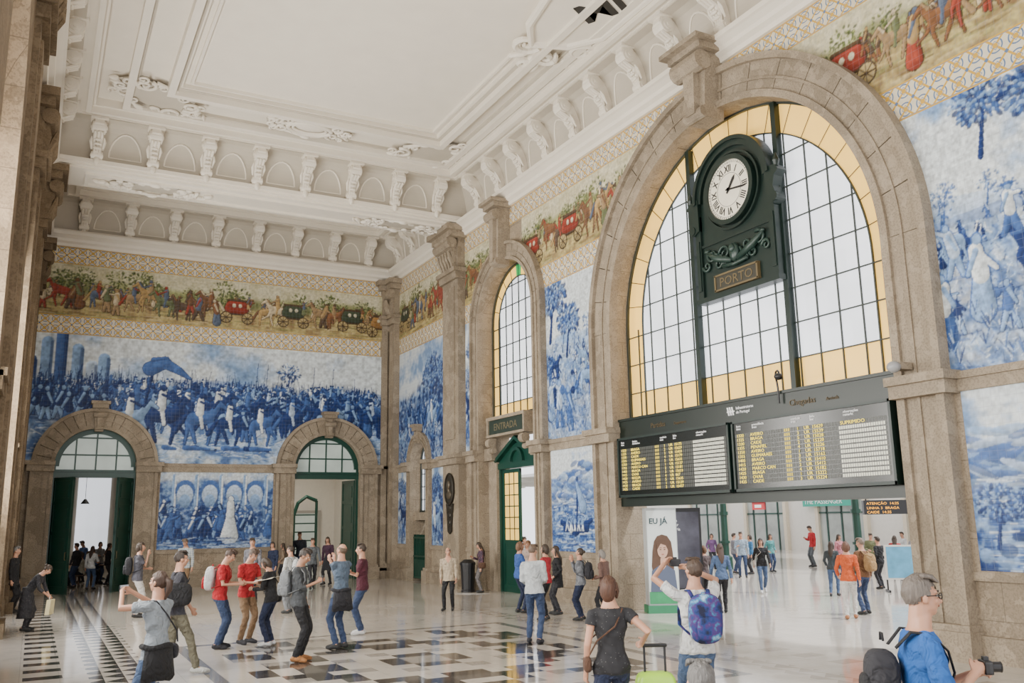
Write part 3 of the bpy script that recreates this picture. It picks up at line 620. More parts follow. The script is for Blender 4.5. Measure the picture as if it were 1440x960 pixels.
# ------------------------------------------------------------------ doors
def leaf(parent,loc,rz,w,h,glass=False,flip=False):
    m=MB(); s=-1 if flip else 1
    def bx(x0,x1,y0,y1,z0,z1):
        if flip: x0,x1=-x1,-x0
        m.box(x0,x1,y0,y1,z0,z1)
    if glass:
        zg=h*.42
        bx(0,w,-.03,.03,0,.25); bx(0,w,-.03,.03,zg-.12,zg); bx(0,w,-.03,.03,h-.12,h); bx(0,.12,-.031,.031,.25,h); bx(w-.12,w,-.031,.031,.25,h); bx(.12,w-.12,-.015,.015,.25,zg-.12)
        bx(.25,w-.25,-.035,.035,.4,zg-.3)
        for i in (1,2): x=.12+(w-.24)*i/3; bx(x-.015,x+.015,-.02,.02,zg,h-.12)
        for i in range(1,6): z=zg+(h-.12-zg)*i/6; bx(.12,w-.12,-.021,.021,z-.015,z+.015)
    else:
        bx(0,w,-.02,.02,0,h)
        for (z0,z1) in ((0,.25),(h*.24,h*.27),(h*.5,h*.53),(h*.76,h*.79),(h-.12,h)): bx(0,w,-.045,.045,z0,z1)
        bx(0,.12,-.047,.047,0,h); bx(w-.12,w,-.047,.047,0,h)
        for (z0,z1) in ((.25,h*.24),(h*.27,h*.5),(h*.53,h*.76),(h*.79,h-.12)): bx(.22,w-.22,-.04,.04,z0+.12,z1-.12)
    o=m.build('leaf',GREEN,parent,loc=loc); o.rotation_euler=(0,0,rz)
    if glass:
        g=MB(); x0,x1=(.12,w-.12)
        if flip: x0,x1=-x1,-x0
        g.box(x0,x1,-.006,.006,h*.42,h-.12); g.build('pane',YELG,o)
    hd=MB(); xx=s*(w-.06); hd.tube([(xx,-.05,1.15),(xx,-.1,1.15),(xx,-.1,1.4),(xx,-.05,1.4)],.012,6); hd.build('handle',GOLD,o)
    return o
FANG=mat('fanlight_glass',(.40,.46,.42),.2,var=.3,scale=1,emit=.35)
for i,(A,lab,a1,a2) in enumerate(((D1,'green arched double door on the left of the far wall, leaves standing open',-62,62),(D2,'green arched doorway on the right of the far wall',84,-84))):
    c,h,zs=A; d=E('door_%d'%(i+1),lab,'door',(0,0,0),kind='structure')
    awin(PB,'x','x',c,h-.02,zs,4.2,-.25,.68,.62,0,.09,parent=d,bm=GREEN,glass=FANG)
    m=MB(); pb(m,PB,c-h,c+h,4.0,4.25,-.35,-.12); pb(m,PB,c-h,c+h,4.2,4.28,-.36,-.05); ringseg(m,PB,c,zs,h-.18,h,-.3,-.15,20)
    for s in (-1,1):
        x0,x1=sorted((c+s*(h-.1),c+s*h)); pb(m,PB,x0,x1,0,4.1,-.34,-.15)
    m.build('door_frame',GREEN,d)
    yy=YB+.2 if i==0 else YB+.35
    leaf(d,(c-h+.08,yy,0),math.radians(a1),h-.12,3.98); leaf(d,(c+h-.08,yy,0),math.radians(a2),h-.12,3.98,flip=True)
d=E('door_3','green entrance door with amber panes under the ENTRADA sign','door',kind='structure')
m=MB(); 
for s in (-1,1):
    x0,x1=sorted((25.1+s*1.32,25.1+s*1.92)); pb(m,PR,x0,x1,0,5.5,-.7,-.2); pb(m,PR,x0-.01,x1+.01,4.2,4.6,-.7,-.02)
pb(m,PR,23.2,27.0,4.95,5.55,-.69,-.19); m.build('jamb',STONE2,d)
m=MB(); pb(m,PR,23.78,26.42,3.9,4.08,-.55,-.25); 
for s in (-1,1):
    x0,x1=sorted((25.1+s*1.22,25.1+s*1.32)); pb(m,PR,x0,x1,0,3.95,-.5,-.3)
pp(m,PR,[(23.7,4.08),(26.5,4.08),(26.3,4.25),(25.5,4.62),(25.1,4.72),(24.7,4.62),(23.9,4.25)],-.5,-.3)
ringseg(m,PR,25.1,4.1,.35,.45,-.3,-.2,12); pp(m,PR,[(23.75,4.12),(25.1,4.8),(26.45,4.12),(26.55,4.2),(25.1,4.92),(23.65,4.2)],-.55,-.15)
m.build('door_frame',GREEN,d)
leaf(d,(XW+.4,26.32,0),math.radians(-90),1.2,3.88,True)
leaf(d,(XW+.42,23.88,0),math.radians(-8),1.2,3.88,True)
sg=E('stone_sign','dark green sign reading ENTRADA in a stone frame under the narrow window','sign')
m=MB(); 
for (a,b,c_,e) in ((23.8,26.4,5.47,5.58),(23.8,26.4,4.92,5.0)): pb(m,PR,a,b,c_,e,-.2,.18)
pb(m,PR,23.81,23.9,4.93,5.57,-.2,.17); pb(m,PR,26.3,26.39,4.93,5.57,-.2,.17)
for y in (23.95,26.25): m.tube([PR(y-.12,.1,4.75),PR(y+.12,.1,4.75)],.15,12); m.tube([PR(y-.12,.02,4.5),PR(y+.12,.02,4.5)],.09,12)
m.build('frame',STONE2,sg); m=MB(); pb(m,PR,23.88,26.32,4.99,5.5,-.2,.12); m.build('panel',mat('sign_bronze_green',(.02,.033,.024),.5,var=.3),sg); text('ENTRADA',.32,(XW-.125,25.95,5.13),(0,-1,0),(0,0,1),mat('sign_letter',(.15,.125,.07),.5),sg,sx=1.1)
d=E('door_4','low green gate under the small corner window','door',kind='structure')
m=MB(); pb(m,PR,31.81,33.39,2.3,2.6,-.6,-.1); m.build('lintel',STONE2,d)
m=MB()
for i in range(12): y=31.85+i*.14; pb(m,PR,y,y+.04,.1,1.75,-.1,-.06)
for z in (.1,.9,1.6): pb(m,PR,31.8,33.4,z,z+.06,-.12,-.04)
pb(m,PR,31.81,33.39,.12,.8,-.09,-.07); m.build('gate',GREEN,d)
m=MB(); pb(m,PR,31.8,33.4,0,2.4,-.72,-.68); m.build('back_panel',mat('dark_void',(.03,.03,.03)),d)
# ------------------------------------------------------------------ ceiling brackets
def mkbr():
    m=MB(); pr=[(0,0),(.16,0),(.24,.08),(.20,.25),(.22,.42),(.36,.58),(.58,.70),(.74,.80),(.80,.92),(.76,1.12),(0,1.12)]
    m.prism([(-.13,-d,z) for d,z in pr],(.26,0,0))
    m.tube([(-.18,-.58,.87),(.18,-.58,.87)],.2,18); m.tube([(-.21,-.58,.87),(.21,-.58,.87)],.13,14); m.tube([(-.235,-.58,.87),(.235,-.58,.87)],.055,10)
    m.tube([(-.16,-.17,.13),(.16,-.17,.13)],.12,14); m.tube([(-.18,-.17,.13),(.18,-.17,.13)],.06,10)
    for s in (-1,0,1): m.tube([(s*.07,-.26,.1),(s*.075,-.27,.35),(s*.09,-.40,.56),(s*.10,-.72,.70)],[.035,.05,.055,.045],6)
    for k in range(5): m.ell((0,-.26-.07*k,.2+.11*k),(.14-.01*k,.05,.045),8)
    for s in (-1,1): m.tube([(s*.15,-.2,.3),(s*.19,-.35,.5),(s*.17,-.42,.62)],[.03,.05,.02],6)
    m.box(-.24,.24,-.86,0,1.05,1.115); m.ell((0,-.22,-.06),(.09,.08,.15),8)
    o=m.build('ceiling_bracket',PLAST); return o
br0=mkbr()
ordn=['first','second','third','fourth','fifth','sixth','seventh','eighth','ninth','tenth','eleventh','twelfth','thirteenth','fourteenth']
def br(loc,rz,lab,grp,first=[True]):
    o=br0 if first[0] else br0.copy()
    if not first[0]: COL.objects.link(o)
    first[0]=False; o.location=loc; o.rotation_euler=(0,0,rz); tag(o,lab,'bracket',grp)
for k in range(8):
    br((BX[k],28.2,13.13),0,'white scrolled bracket on the beam face, %s from the left'%ordn[k],'brackets on the beam')
    br((BX[k],YB-.01,13.13),0,'white scrolled bracket above the far wall cornice, %s from the left'%ordn[k],'brackets above the far wall')
for k in range(12): br((XW-.01,BY[k],13.13),-PI/2,'white scrolled bracket above the clock wall, %s from the beam'%ordn[k],'brackets above the clock wall')
for k in range(3): br((XW-.01,BY2[k],13.13),-PI/2,'white scrolled bracket above the clock wall beyond the beam, %s from the corner'%ordn[k],'brackets above the clock wall beyond the beam')
for k in range(11): br((XL+.01,BY[k],13.13),PI/2,'white scrolled bracket above the left wall, %s from the beam'%ordn[k],'brackets above the left wall')
def scroll(m,cx,cy,r,s,turn,z=0,th=.05):
    pts=[];rr=[]
    for i in range(18):
        t=i/17; a=turn+s*t*2.2*2*PI*.6; q=r*(1-.8*t); pts.append((cx+q*math.cos(a),cy+q*math.sin(a),z)); rr.append(th*(1-.4*t))
    m.tube(pts,rr,6)
def carto(w,h,loc,rz,lab,rings=True,n=5,th=.06):
    m=MB(); rs=random.Random(int(loc[0]*10+loc[1]))
    m.k=1; m.ell((0,0,.04),(w*.72,h*.5,.06),20); m.k=0
    if rings:
        for k,(a,t) in enumerate(((.36,.08),(.28,.05))):
            pts=[(w*a*math.cos(2*PI*i/20),h*a*1.1*math.sin(2*PI*i/20),-.06) for i in range(21)]; m.tube(pts,t,6)
        m.ell((0,0,0),(w*.26,h*.28,.08),16)
    for s in (-1,1):
        for q in (-1,1):
            scroll(m,s*w*.42,q*h*.28,h*.22,s*q,PI/2*s,-.05,th); scroll(m,s*w*.62,q*h*.12,h*.15,-s*q,0,-.05,th*.9); scroll(m,s*w*.2,q*h*.45,h*.12,s*q,PI,-.04,th*.8); scroll(m,s*w*.55,q*h*.42,h*.13,-s*q,PI/2,-.04,th*.7)
        for k in range(n):
            a=rs.uniform(-.9,.9); m.ell((s*w*(.38+.07*k),rs.uniform(-.3,.3)*h,-.03),(.15,.05,.08),8,Matrix.Rotation(a,3,'Z'))
    m.tube([(-w*.35,-h*.5,.0),(0,-h*.62,-.05),(w*.35,-h*.5,.0)],th,6); m.tube([(-w*.35,h*.5,.0),(0,h*.62,-.05),(w*.35,h*.5,.0)],th,6)
    for q in (-1,1): m.ell((0,q*h*.6,-.06),(.2,.1,.08),8)
    o=m.build('plaster_cartouche',[PLAST,PLAST_SHADE],smooth=True,loc=loc); o.rotation_euler=(0,0,rz); tag(o,lab,'ceiling ornament'); return o
carto(1.9,1.0,(6.75,25.9,14.48),0,'oval white plaster medallion in the middle of the far ceiling border')
carto(1.9,1.4,(2.3,25.9,14.48),.6,'white plaster scrollwork in the left far ceiling corner',False,7)
carto(2.2,1.5,(11.0,26.2,14.48),-.6,'white plaster scrollwork in the right far ceiling corner',False,7)
carto(1.9,.8,(2.6,29.0,12.82),0,'white plaster garland on the beam underside, left one',False,8)
carto(1.9,.8,(10.9,29.0,12.82),0,'white plaster garland on the beam underside, right one',False,8)
m=MB()
outl=[(10.0,12.0),(9.8,13.0),(10.05,14.6),(9.8,16.2),(10.0,17.5),(10.5,18.3),(11.4,18.0),(12.0,17.2),(12.05,12.3),(11.4,11.4),(10.5,11.3)]
m.prism([(x,y,14.40) for x,y in outl],(0,0,.23))
def hull(k,z,t): 
    c=(11.0,14.7); m.tube([(c[0]+(x-c[0])*k,c[1]+(y-c[1])*k,z) for x,y in outl+outl[:1]],t,8)
hull(1.0,14.40,.11)
for (x,y,r,s) in ((10.4,18.4,.4,1),(11.9,18.1,.4,-1),(10.4,11.2,.4,-1),(11.9,11.3,.4,1),(9.7,15.8,.25,1),(9.7,13.4,.25,-1),(11.2,18.8,.3,1),(10.8,19.3,.2,-1)): scroll(m,x,y,r,s,0,14.42,.1)
for (x,y,a) in ((10.9,19.0,.3),(11.5,18.8,-.4),(11.2,19.4,0),(10.5,19.0,.8),(11.9,18.9,-.8)): m.ell((x,y,14.46),(.1,.32,.1),8,Matrix.Rotation(a,3,'Z'))
tag(m.build('ceiling_tablet',PLAST),'white plaster scroll bordered ceiling tablet behind the black letters','ceiling ornament')
tx=text('MI',1.1,(11.25,16.85,14.385),(.5,-.87,0),(-.87,-.5,0),BLACK,ext=.006,sx=1.1,off=.03); tx.name='ceiling_letters'; tag(tx,'large black letters MI on the white ceiling tablet','letters')
# ------------------------------------------------------------------ clock
ck=E('station_clock','large dark green station clock above the PORTO plaque','clock',(0,0,0))
cy,cz=14.38,9.5; ac=9.5
m=MB(); h=1.16
pts=[(cy-h,7.2),(cy+h,7.2),(cy+h,9.45)]+[(cy+1.05*math.cos(a),ac+1.05*math.sin(a)) for a in [PI*i/14 for i in range(15)]]+[(cy-h,9.45)]
pp(m,PR,pts,-.3,-.14)
for s in (-1,1):
    x0,x1=sorted((cy+s*1.10,cy+s*1.28)); pb(m,PR,x0,x1,7.15,9.2,-.3,-.08)
    pp(m,PR,[(cy+s*1.1,9.62),(cy+s*1.42,9.58),(cy+s*1.5,9.46),(cy+s*1.38,9.36),(cy+s*1.32,9.15),(cy+s*1.42,8.85),(cy+s*1.3,8.75),(cy+s*1.1,8.85)],-.3,-.04)
    x0,x1=sorted((cy+s*1.14,cy+s*1.25)); pb(m,PR,x0,x1,7.4,8.6,-.2,-.055)
    m.tube([PR(cy+s*1.4,-.1,9.56),PR(cy+s*1.4,-.1,9.68),PR(cy+s*1.4,-.1,9.85)],[.05,.09,.03],8)
    m.tube([PR(cy+s*1.33,-.1,8.9),PR(cy+s*1.33,-.02,8.9)],.11,12)
ringseg(m,PR,cy,ac,1.02,1.17,-.3,-.06,24); ringseg(m,PR,cy,ac,1.15,1.24,-.3,.0,24); pb(m,PR,cy-1.31,cy+1.31,7.1,7.22,-.3,-.04)
pb(m,PR,cy-1.1,cy+1.1,8.42,8.48,-.2,-.1)
m.build('housing',IRON,ck)
def disc(m,P,c,z,r,d0,d1,n=40): pp(m,P,[(c+r*math.cos(2*PI*i/n),z+r*math.sin(2*PI*i/n)) for i in range(n)],d0,d1)
dc=-.1
m=MB(); disc(m,PR,cy,cz,.70,-.2,dc+.06); m.build('clock_face',mat('clock_white',(.78,.73,.60),.4,emit=.1),ck)
m=MB(); ringseg(m,PR,cy,cz,.69,.80,-.2,dc+.12,40,0,2*PI); ringseg(m,PR,cy,cz,.86,.91,-.2,dc+.04,40,0,2*PI); m.build('bezel',IRON,ck)
m=MB()
for i in range(60):
    a=2*PI*i/60; L=.05 if i%5==0 else .025; p=lambda r:PR(cy-r*math.sin(a),dc+.064,cz+r*math.cos(a)); m.tube([p(.67),p(.67-L)],.008,4)
ringseg(m,PR,cy,cz,.625,.632,dc+.06,dc+.064,40,0,2*PI); ringseg(m,PR,cy,cz,.38,.388,dc+.06,dc+.064,40,0,2*PI); m.build('minute_ring',BLACK,ck)
ROM=['XII','I','II','III','IIII','V','VI','VII','VIII','IX','X','XI']
for i,r in enumerate(ROM):
    a=2*PI*i/12; up=Vector((0,-math.sin(a),math.cos(a))); rt=Vector((0,-math.cos(a),-math.sin(a)))
    text(r,.23,Vector((XW-dc-.063,cy,cz))+up*.42,rt,up,BLACK,ck,'CENTER','numeral',sx=.8,off=.004)
for nm,a,L,wd in (('hour_hand',math.radians(38),.36,.035),('minute_hand',math.radians(98),.58,.024)):
    m=MB(); up=Vector((0,-math.sin(a),math.cos(a))); sd=Vector((0,-math.cos(a),-math.sin(a))); o=Vector((XW-dc-.075,cy,cz))
    m.prism([o-up*.1-sd*wd*.6,o-up*.1+sd*wd*.6,o+up*L*.75+sd*wd,o+up*L,o+up*L*.75-sd*wd],(-.01,0,0)); m.tube([o,o+Vector((-.03,0,0))],.04,12); m.build(nm,BLACK,ck)
m=MB()
for s in (-1,1):
    for (a,b,r,t,q) in ((.35,8.12,.18,1,0),(.75,8.17,.18,-1,1),(.55,7.92,.14,1,2),(.95,7.95,.13,-1,0),(.3,7.86,.1,-1,1)):
        pts=[];rr=[]
        for i in range(16):
            tt=i/15; an=q+s*t*tt*8; w=r*(1-.8*tt); pts.append(PR(cy+s*a+w*math.cos(an),-.1,b+w*math.sin(an))); rr.append(.04*(1-.4*tt))
        m.tube(pts,rr,6)
    m.tube([PR(cy+s*.1,-.08,7.88),PR(cy+s*.6,-.05,8.05),PR(cy+s*.95,-.08,8.3)],[.07,.09,.03],8)
    for k in range(5): m.ell(PR(cy+s*(.3+.15*k),-.07,8.0+.07*k),(.05,.08,.045),6)
m.ell(PR(cy,-.08,8.04),(.10,.15,.22),10); m.ell(PR(cy,0,8.12),(.06,.09,.1),10); m.tube([PR(cy-.4,-.08,7.82),PR(cy,-.04,7.76),PR(cy+.4,-.08,7.82)],.045,8)
m.build('scroll_relief',mat('relief_iron',(.018,.04,.032),.35,var=.3),ck,smooth=True)
pq=MB(); pb(pq,PR,cy-.66,cy+.66,7.3,7.62,-.14,-.07); pq=pq.build('nameplate',mat('nameplate_iron',(.03,.028,.018),.5,var=.3),ck)
m=MB()
for (a,b,c_,e) in ((cy-.70,cy+.70,7.61,7.65),(cy-.70,cy+.70,7.27,7.31),(cy-.695,cy-.65,7.28,7.64),(cy+.65,cy+.695,7.28,7.64)): pb(m,PR,a,b,c_,e,-.14,-.05)
m.build('nameplate_frame',GOLD,pq); text('PORTO',.29,(XW+.065,cy,7.36),(0,-1,0),(0,0,1),GOLD,pq,'CENTER',sx=1.1)
# ------------------------------------------------------------------ departure board
bd=E('departure_board','long black electronic departures and arrivals board across the great arch','train board',(0,0,0))
m=MB(); pb(m,PR,10.32,18.96,4.27,4.72,-.35,.02); pb(m,PR,10.3,18.98,4.70,4.76,-.36,.06); pb(m,PR,10.32,18.96,2.55,2.76,-.35,.05); pb(m,PR,10.33,18.95,2.7,4.3,-.34,-.1); m.build('header',mat('board_green_black',(.007,.014,.010),.35),bd)
YL=mat('ochre_letter',(.09,.06,.022),.5)
text('Partidas',.18,(XW-.03,17.6,4.42),(0,-1,0),(0,0,1),YL,bd); text('Departures',.1,(XW-.03,16.7,4.42),(0,-1,0),(0,0,1),YL,bd)
text('Chegadas',.18,(XW-.03,13.0,4.42),(0,-1,0),(0,0,1),YL,bd); text('Arrivals',.1,(XW-.03,12.05,4.42),(0,-1,0),(0,0,1),YL,bd)
WL=mat('white_letter',(.75,.75,.75),.5,emit=.25)
text('Infraestruturas\nde Portugal',.09,(XW-.03,14.55,4.53),(0,-1,0),(0,0,1),WL,bd)
m=MB()
for i in range(3): pp(m,PR,[(14.62+i*.07,4.42),(14.66+i*.07,4.42),(14.70+i*.07,4.6),(14.66+i*.07,4.6)],.021,.03)
pb(m,PR,14.6,14.84,4.49,4.515,.022,.032); m.build('logo',WL,bd)
SLOT=mat('slot',(.055,.058,.052),.4); SL2=mat('slot_lit',(.6,.6,.50),.4,emit=.3); SL3=mat('slot_amber',(.55,.42,.05),.4,emit=.4)
def panel(y1,y0,rows,heads):
    p=MB(); pb(p,PR,y0,y1,2.8,4.24,-.1,.22); p=p.build('display_panel',mat('panel_black',(.01,.013,.012),.2),bd)
    m=MB()
    for (a,b,c_,e) in ((y0,y1,4.2,4.25),(y0,y1,2.77,2.83),(y0-.002,y0+.05,2.77,4.25),(y1-.05,y1+.002,2.77,4.25)): pb(m,PR,a,b,c_,e,-.1,.25)
    m.build('panel_frame',IRON,p)
    W=y1-y0; cols=(.035,.135,.50,.455,.72)
    for k,hd in enumerate(heads): text(hd,.07,(XW-.225,y1-(.035,.15,.42,.54,.74)[k]*W,4.11),(0,-1,0),(0,0,1),WL,p,ls=.8)
    s=MB(); nr=len(rows)
    for r,row in enumerate(rows):
        z=3.90-r*.087
        for k,tx in enumerate(row):
            if tx: text(tx,.092,(XW-.232,y1-cols[k]*W,z),(0,-1,0),(0,0,1),LED,p,name='led_text',sx=1.2,ext=.002)
        s.k=0
        for q in range(56):
            y=y1-.1-q*(W-.2)/56; pb(s,PR,y-(W-.2)/56*.82,y,z-.006,z+.070,.218,.222)
        s.k=1
        for q in range(20):
            y=y1-.71*W-q*.052
            if y-.05>y0+.1 and (len(row)<5 or not row[4]): pb(s,PR,y-.038,y,z+.002,z+.062,.22,.226)
        s.k=2
        for q in range(3):
            y=y1-.37*W-q*.055; pb(s,PR,y-.038,y,z+.002,z+.062,.22,.226)
    s.build('flap_row',[SLOT,SL2,SL3],p)
HD=('hora\ntime','destino\ndestination','comboio\ntrain','linha\nline','observações\nremarks'); HD2=('hora\ntime','procedência\nfrom','comboio\ntrain','linha\nline','observações\nremarks')
dest=['BRAGA','AVEIRO','CAIDE','GUIMARAES','AVEIRO','MARCO CAN','BRAGA','OVAR','REGUA','AVEIRO','BRAGA','CAIDE']
tm=['1320','1325','1330','1335','1350','1355','1405','1415','1420','1425','1430','1435']
panel(18.75,14.6,[(tm[i],dest[i],'UR  '+s,str(1+i%5)) for i,s in enumerate(['15175','15629','15433','15179','15631','15137','15181','15633','867','15635','15139','15437'])],HD)
dest2=['AVEIRO','BRAGA','CAIDE','PENAFIEL','AVEIRO','GUIMARAES','BRAGA','AVEIRO','MARCO CAN','BRAGA','OVAR','CAIDE']
panel(14.5,10.45,[(tm[i],dest2[i],'UR  '+s,str(1+(i*2)%5),'SUPRIMIDO' if i==0 else '') for i,s in enumerate(['15629','15539','15028','15220','15226','15718','15162','15410','15412','15182','15222','15224'])],HD2)
gl=E('wall_lamp','small black gooseneck lamp over the arrivals lettering','lamp',(0,0,0))
m=MB(); pts=[PR(13.2,.1,4.5)]+[PR(13.2,.1,4.8)]+[PR(13.2-.18+.18*math.cos(a),.12+.1*a,4.95+.18*math.sin(a)) for a in [0,.6,1.2,1.8,2.4,3.0]]
m.tube(pts,.02,8); m.build('arm',BLACK,gl); m=MB(); m.ell(pts[-1],(.09,.09,.07),10); m.build('shade',BLACK,gl,smooth=True)
cc=E('security_camera','grey dome camera on the right impost of the great arch','camera'); m=MB(); m.ell(PR(10.05,.55,4.72),(.12,.12,.1),12); m.build('dome',mat('grey_plastic',(.3,.3,.3),.3),cc,smooth=True); m=MB(); pb(m,PR,9.95,10.15,4.68,4.8,.2,.5); m.build('mount',STONE2,cc)
rs=E('hanging_sign','small red notice hanging under the board','sign'); m=MB(); pb(m,PR,14.0,14.35,2.40,2.56,-.1,-.06); m.build('plate',mat('red_sign',(.5,.02,.03),.4),rs); m=MB(); pb(m,PR,14.08,14.27,2.44,2.50,-.06,-.055); m.build('mark',WL,rs)
# bronze relief on the pilaster
bz=E('bronze_relief','dark bronze oval relief with a bust and pendant on the stone pilaster','relief')
PY=lambda u,d,z:(XW-.31-d,u,z)
q0=29.02
m=MB(); pp(m,PY,[(q0+.36*math.cos(2*PI*i/24),3.35+.54*math.sin(2*PI*i/24)) for i in range(24)],.0,.06)
m.tube([PY(q0+.36*math.cos(2*PI*i/24),.06,3.35+.54*math.sin(2*PI*i/24)) for i in range(25)],.035,6); m.build('plaque',BRONZE,bz)
m=MB(); m.ell(PY(q0,.07,3.5),(.06,.11,.15),12); m.ell(PY(q0,.06,3.15),(.05,.2,.15),12); m.tube([PY(q0,.06,3.2),PY(q0,.07,3.4)],.06,8); m.build('bust',mat('bronze_light',(.10,.08,.055),.4,metal=.4),bz,smooth=True)
m=MB(); pp(m,PY,[(q0-.16,1.9),(q0,1.8),(q0+.16,1.9),(q0+.22,2.5),(q0+.3,2.85),(q0-.3,2.85),(q0-.22,2.5)],.0,.05)
for z,r in ((2.7,.16),(2.45,.12),(2.2,.1)): m.ell(PY(q0,.05,z),(.04,r,.1),8)
m.build('pendant',BRONZE,bz)
bp=floor_pt(658,832); bn=E('litter_bin','black litter bin beside the entrance door','bin',bp)
m=MB(); m.tube([(0,0,0),(0,0,.06),(0,0,.08),(0,0,.85)],[.22,.22,.2,.24],16); m.build('body',BLACK,bn); m=MB(); m.tube([(0,0,.85),(0,0,.92),(0,0,1.02)],[.26,.26,.12],16); m.build('lid',BLACK,bn)
# ------------------------------------------------------------------ outside and side rooms
m=MB(); m.box(44,45,5,70,0,9); o=m.build('wall_outside',WHITE); tag(o,'pale wall across the concourse outside','wall',kind='structure')
CREAM=mat('cream_wall',(.66,.58,.45),.7)
for k,y in enumerate((33,39.5,46,52)):
    s=E('glazed_shop','glazed shop across the concourse outside, %s from the right'%ordn[k],'shop',(44,y,0))
    m=MB(); m.box(-.3,0,-2.0,-1.75,0,4.2); m.box(-.3,0,1.75,2.0,0,4.2); m.box(-.3,0,-2,2,3.9,4.2); m.build('frame',CREAM,s)
    m=MB(); m.box(-.12,-.04,-1.75,1.75,0,3.9); m.build('glass',mat('shop_glass',(.34,.36,.33),.1,var=.5,scale=1),s)
    m=MB(); 
    for q in (-1.2,-.05,1.1): m.box(-.18,-.1,q,q+.1,0,3.9)
    m.box(-.18,-.1,-1.75,1.75,2.3,2.4); m.build('mullion',GREEN,s)
sp=E('shop_sign','green sign with white letters over a shop outside','sign',(43.6,40.3,2.75)); m=MB(); m.box(-.05,.05,-2.,2.,0,.7); m.build('board',mat('sign_green',(.02,.28,.20),.4,emit=.3),sp)
text('THE PASSENGER',.42,(-.07,1.85,.15),(0,-1,0),(0,0,1),WL,sp)
def column(x,y,lab):
    s=E('iron_column',lab,'column',(x,y,0)); m=MB(); m.tube([(0,0,0),(0,0,.5),(0,0,.55),(0,0,.6),(0,0,4.2),(0,0,4.4),(0,0,5.2)],[.3,.28,.22,.16,.13,.22,.3],14); m.build('shaft',GREEN,s)
    m=MB(); m.tube([(0,0,1.1),(0,0,1.2)],.22,14); m.tube([(0,0,2.3),(0,0,2.45)],.2,14); m.tube([(0,0,1.1),(0,0,2.4)],.15,14); m.build('collar',GREEN,s)
for (u,v,l) in ((1022,800,'green cast iron column outside the arch near the kiosk'),(1211,806,'green cast iron column outside the arch behind the orange sweater'),(1325,812,'green cast iron column outside beyond the right pier')):
    p=floor_pt(u,v); column(p.x,p.y,l)
m=MB(); m.box(31,38,10,70,5.2,5.4); 
for y in range(12,70,3): m.box(31,38,y,y+.12,4.9,5.21)
o=m.build('platform_canopy',mat('canopy',(.6,.6,.58),.6)); tag(o,'pale platform canopy roof outside the arch','canopy')
p=floor_pt(1252,835); r=ray(1252,712); t=p.y/r.y; q=Vector((r.x*t,r.y*t,HC+r.z*t))
ls=E('led_sign','black platform display with amber lights outside','sign',(q.x,q.y,0),math.radians(-30))
m=MB(); m.box(-.8,.8,-.08,.08,2.25,2.66); m.build('case',BLACK,ls)
for sx in (-.7,.7): m=MB(); m.tube([(sx,0,2.66),(sx,0,5.2)],.025,6); m.build('hanger',BLACK,ls)
text('ATENÇÃO  14:25',.105,(-.72,-.085,2.53),(1,0,0),(0,0,1),LEDO,ls,sx=1.2,ext=.001); text('LINHA 3  BRAGA',.105,(-.72,-.085,2.40),(1,0,0),(0,0,1),LEDO,ls,sx=1.2,ext=.001); text('CAIDE  14:35',.105,(-.72,-.085,2.28),(1,0,0),(0,0,1),LEDO,ls,sx=1.2,ext=.001)
p=floor_pt(1279,832); pbd=E('poster_stand','white framed poster stand with a blue map outside the arch','poster stand',p,math.radians(-40))
m=MB(); m.box(-.6,.6,-.03,.03,.35,1.35); m.build('board',WHITE,pbd); m=MB(); m.box(-.55,.55,-.04,-.03,.4,1.3); m.build('poster',mat('poster_blue',(.12,.36,.55),.4,var=.6,scale=3),pbd)
for sx in (-1,1): m=MB(); m.box(sx*.58-.025,sx*.58+.025,-.3,.3,0,.06); m.box(sx*.58-.02,sx*.58+.02,-.02,.02,.05,.4); m.build('foot',BLACK,pbd)
p=floor_pt(925,862); kt=E('advert_totem','tall white advertising totem reading EU JÁ with a long haired woman','advert',(p.x+.25,p.y+.1,0),math.radians(-25))
m=MB(); m.box(-.42,.42,-.28,.28,0,.18); m.build('base',mat('advert_green',(.02,.18,.08),.4),kt)
m=MB(); m.box(-.38,.38,-.2,.2,.15,2.5); m.build('cabinet',mat('cabinet_grey',(.40,.42,.42),.4),kt)
m=MB(); m.box(-.36,.36,-.21,-.2,.22,2.44); m.k=1; m.box(-.36,.36,-.214,-.21,.22,.5)
def flat(pts,y): m.prism([(x,y,z) for x,z in pts],(0,-.003,0))
m.k=2; flat([(.0,1.86),(.13,1.82),(.22,1.68),(.25,1.45),(.27,1.1),(.24,.8),(.1,.75),(-.1,.75),(-.24,.8),(-.28,1.1),(-.25,1.45),(-.2,1.7),(-.12,1.82)],-.214)
m.k=4; flat([(-.10,1.12),(.10,1.12),(.28,1.0),(.33,.5),(-.33,.5),(-.28,1.0)],-.218)
m.k=3; flat([(-.06,1.3),(.06,1.3),(.07,1.1),(0,1.02),(-.07,1.1)],-.222); flat([(.13*math.cos(2*PI*i/20),1.48+.185*math.sin(2*PI*i/20)) for i in range(20)],-.226)
m.k=2; flat([(-.13,1.5),(-.14,1.66),(0,1.72),(.14,1.66),(.13,1.5),(.08,1.6),(-.04,1.64)],-.23)
for sx in (-1,1): flat([(sx*.05+.022*math.cos(a),1.50+.011*math.sin(a)) for a in [2*PI*i/8 for i in range(8)]],-.23); flat([(sx*.025,1.54),(sx*.08,1.535),(sx*.08,1.545),(sx*.025,1.552)],-.23)
m.k=5; flat([(.035*math.cos(a),1.385+.012*math.sin(a)) for a in [2*PI*i/10 for i in range(10)]],-.23)
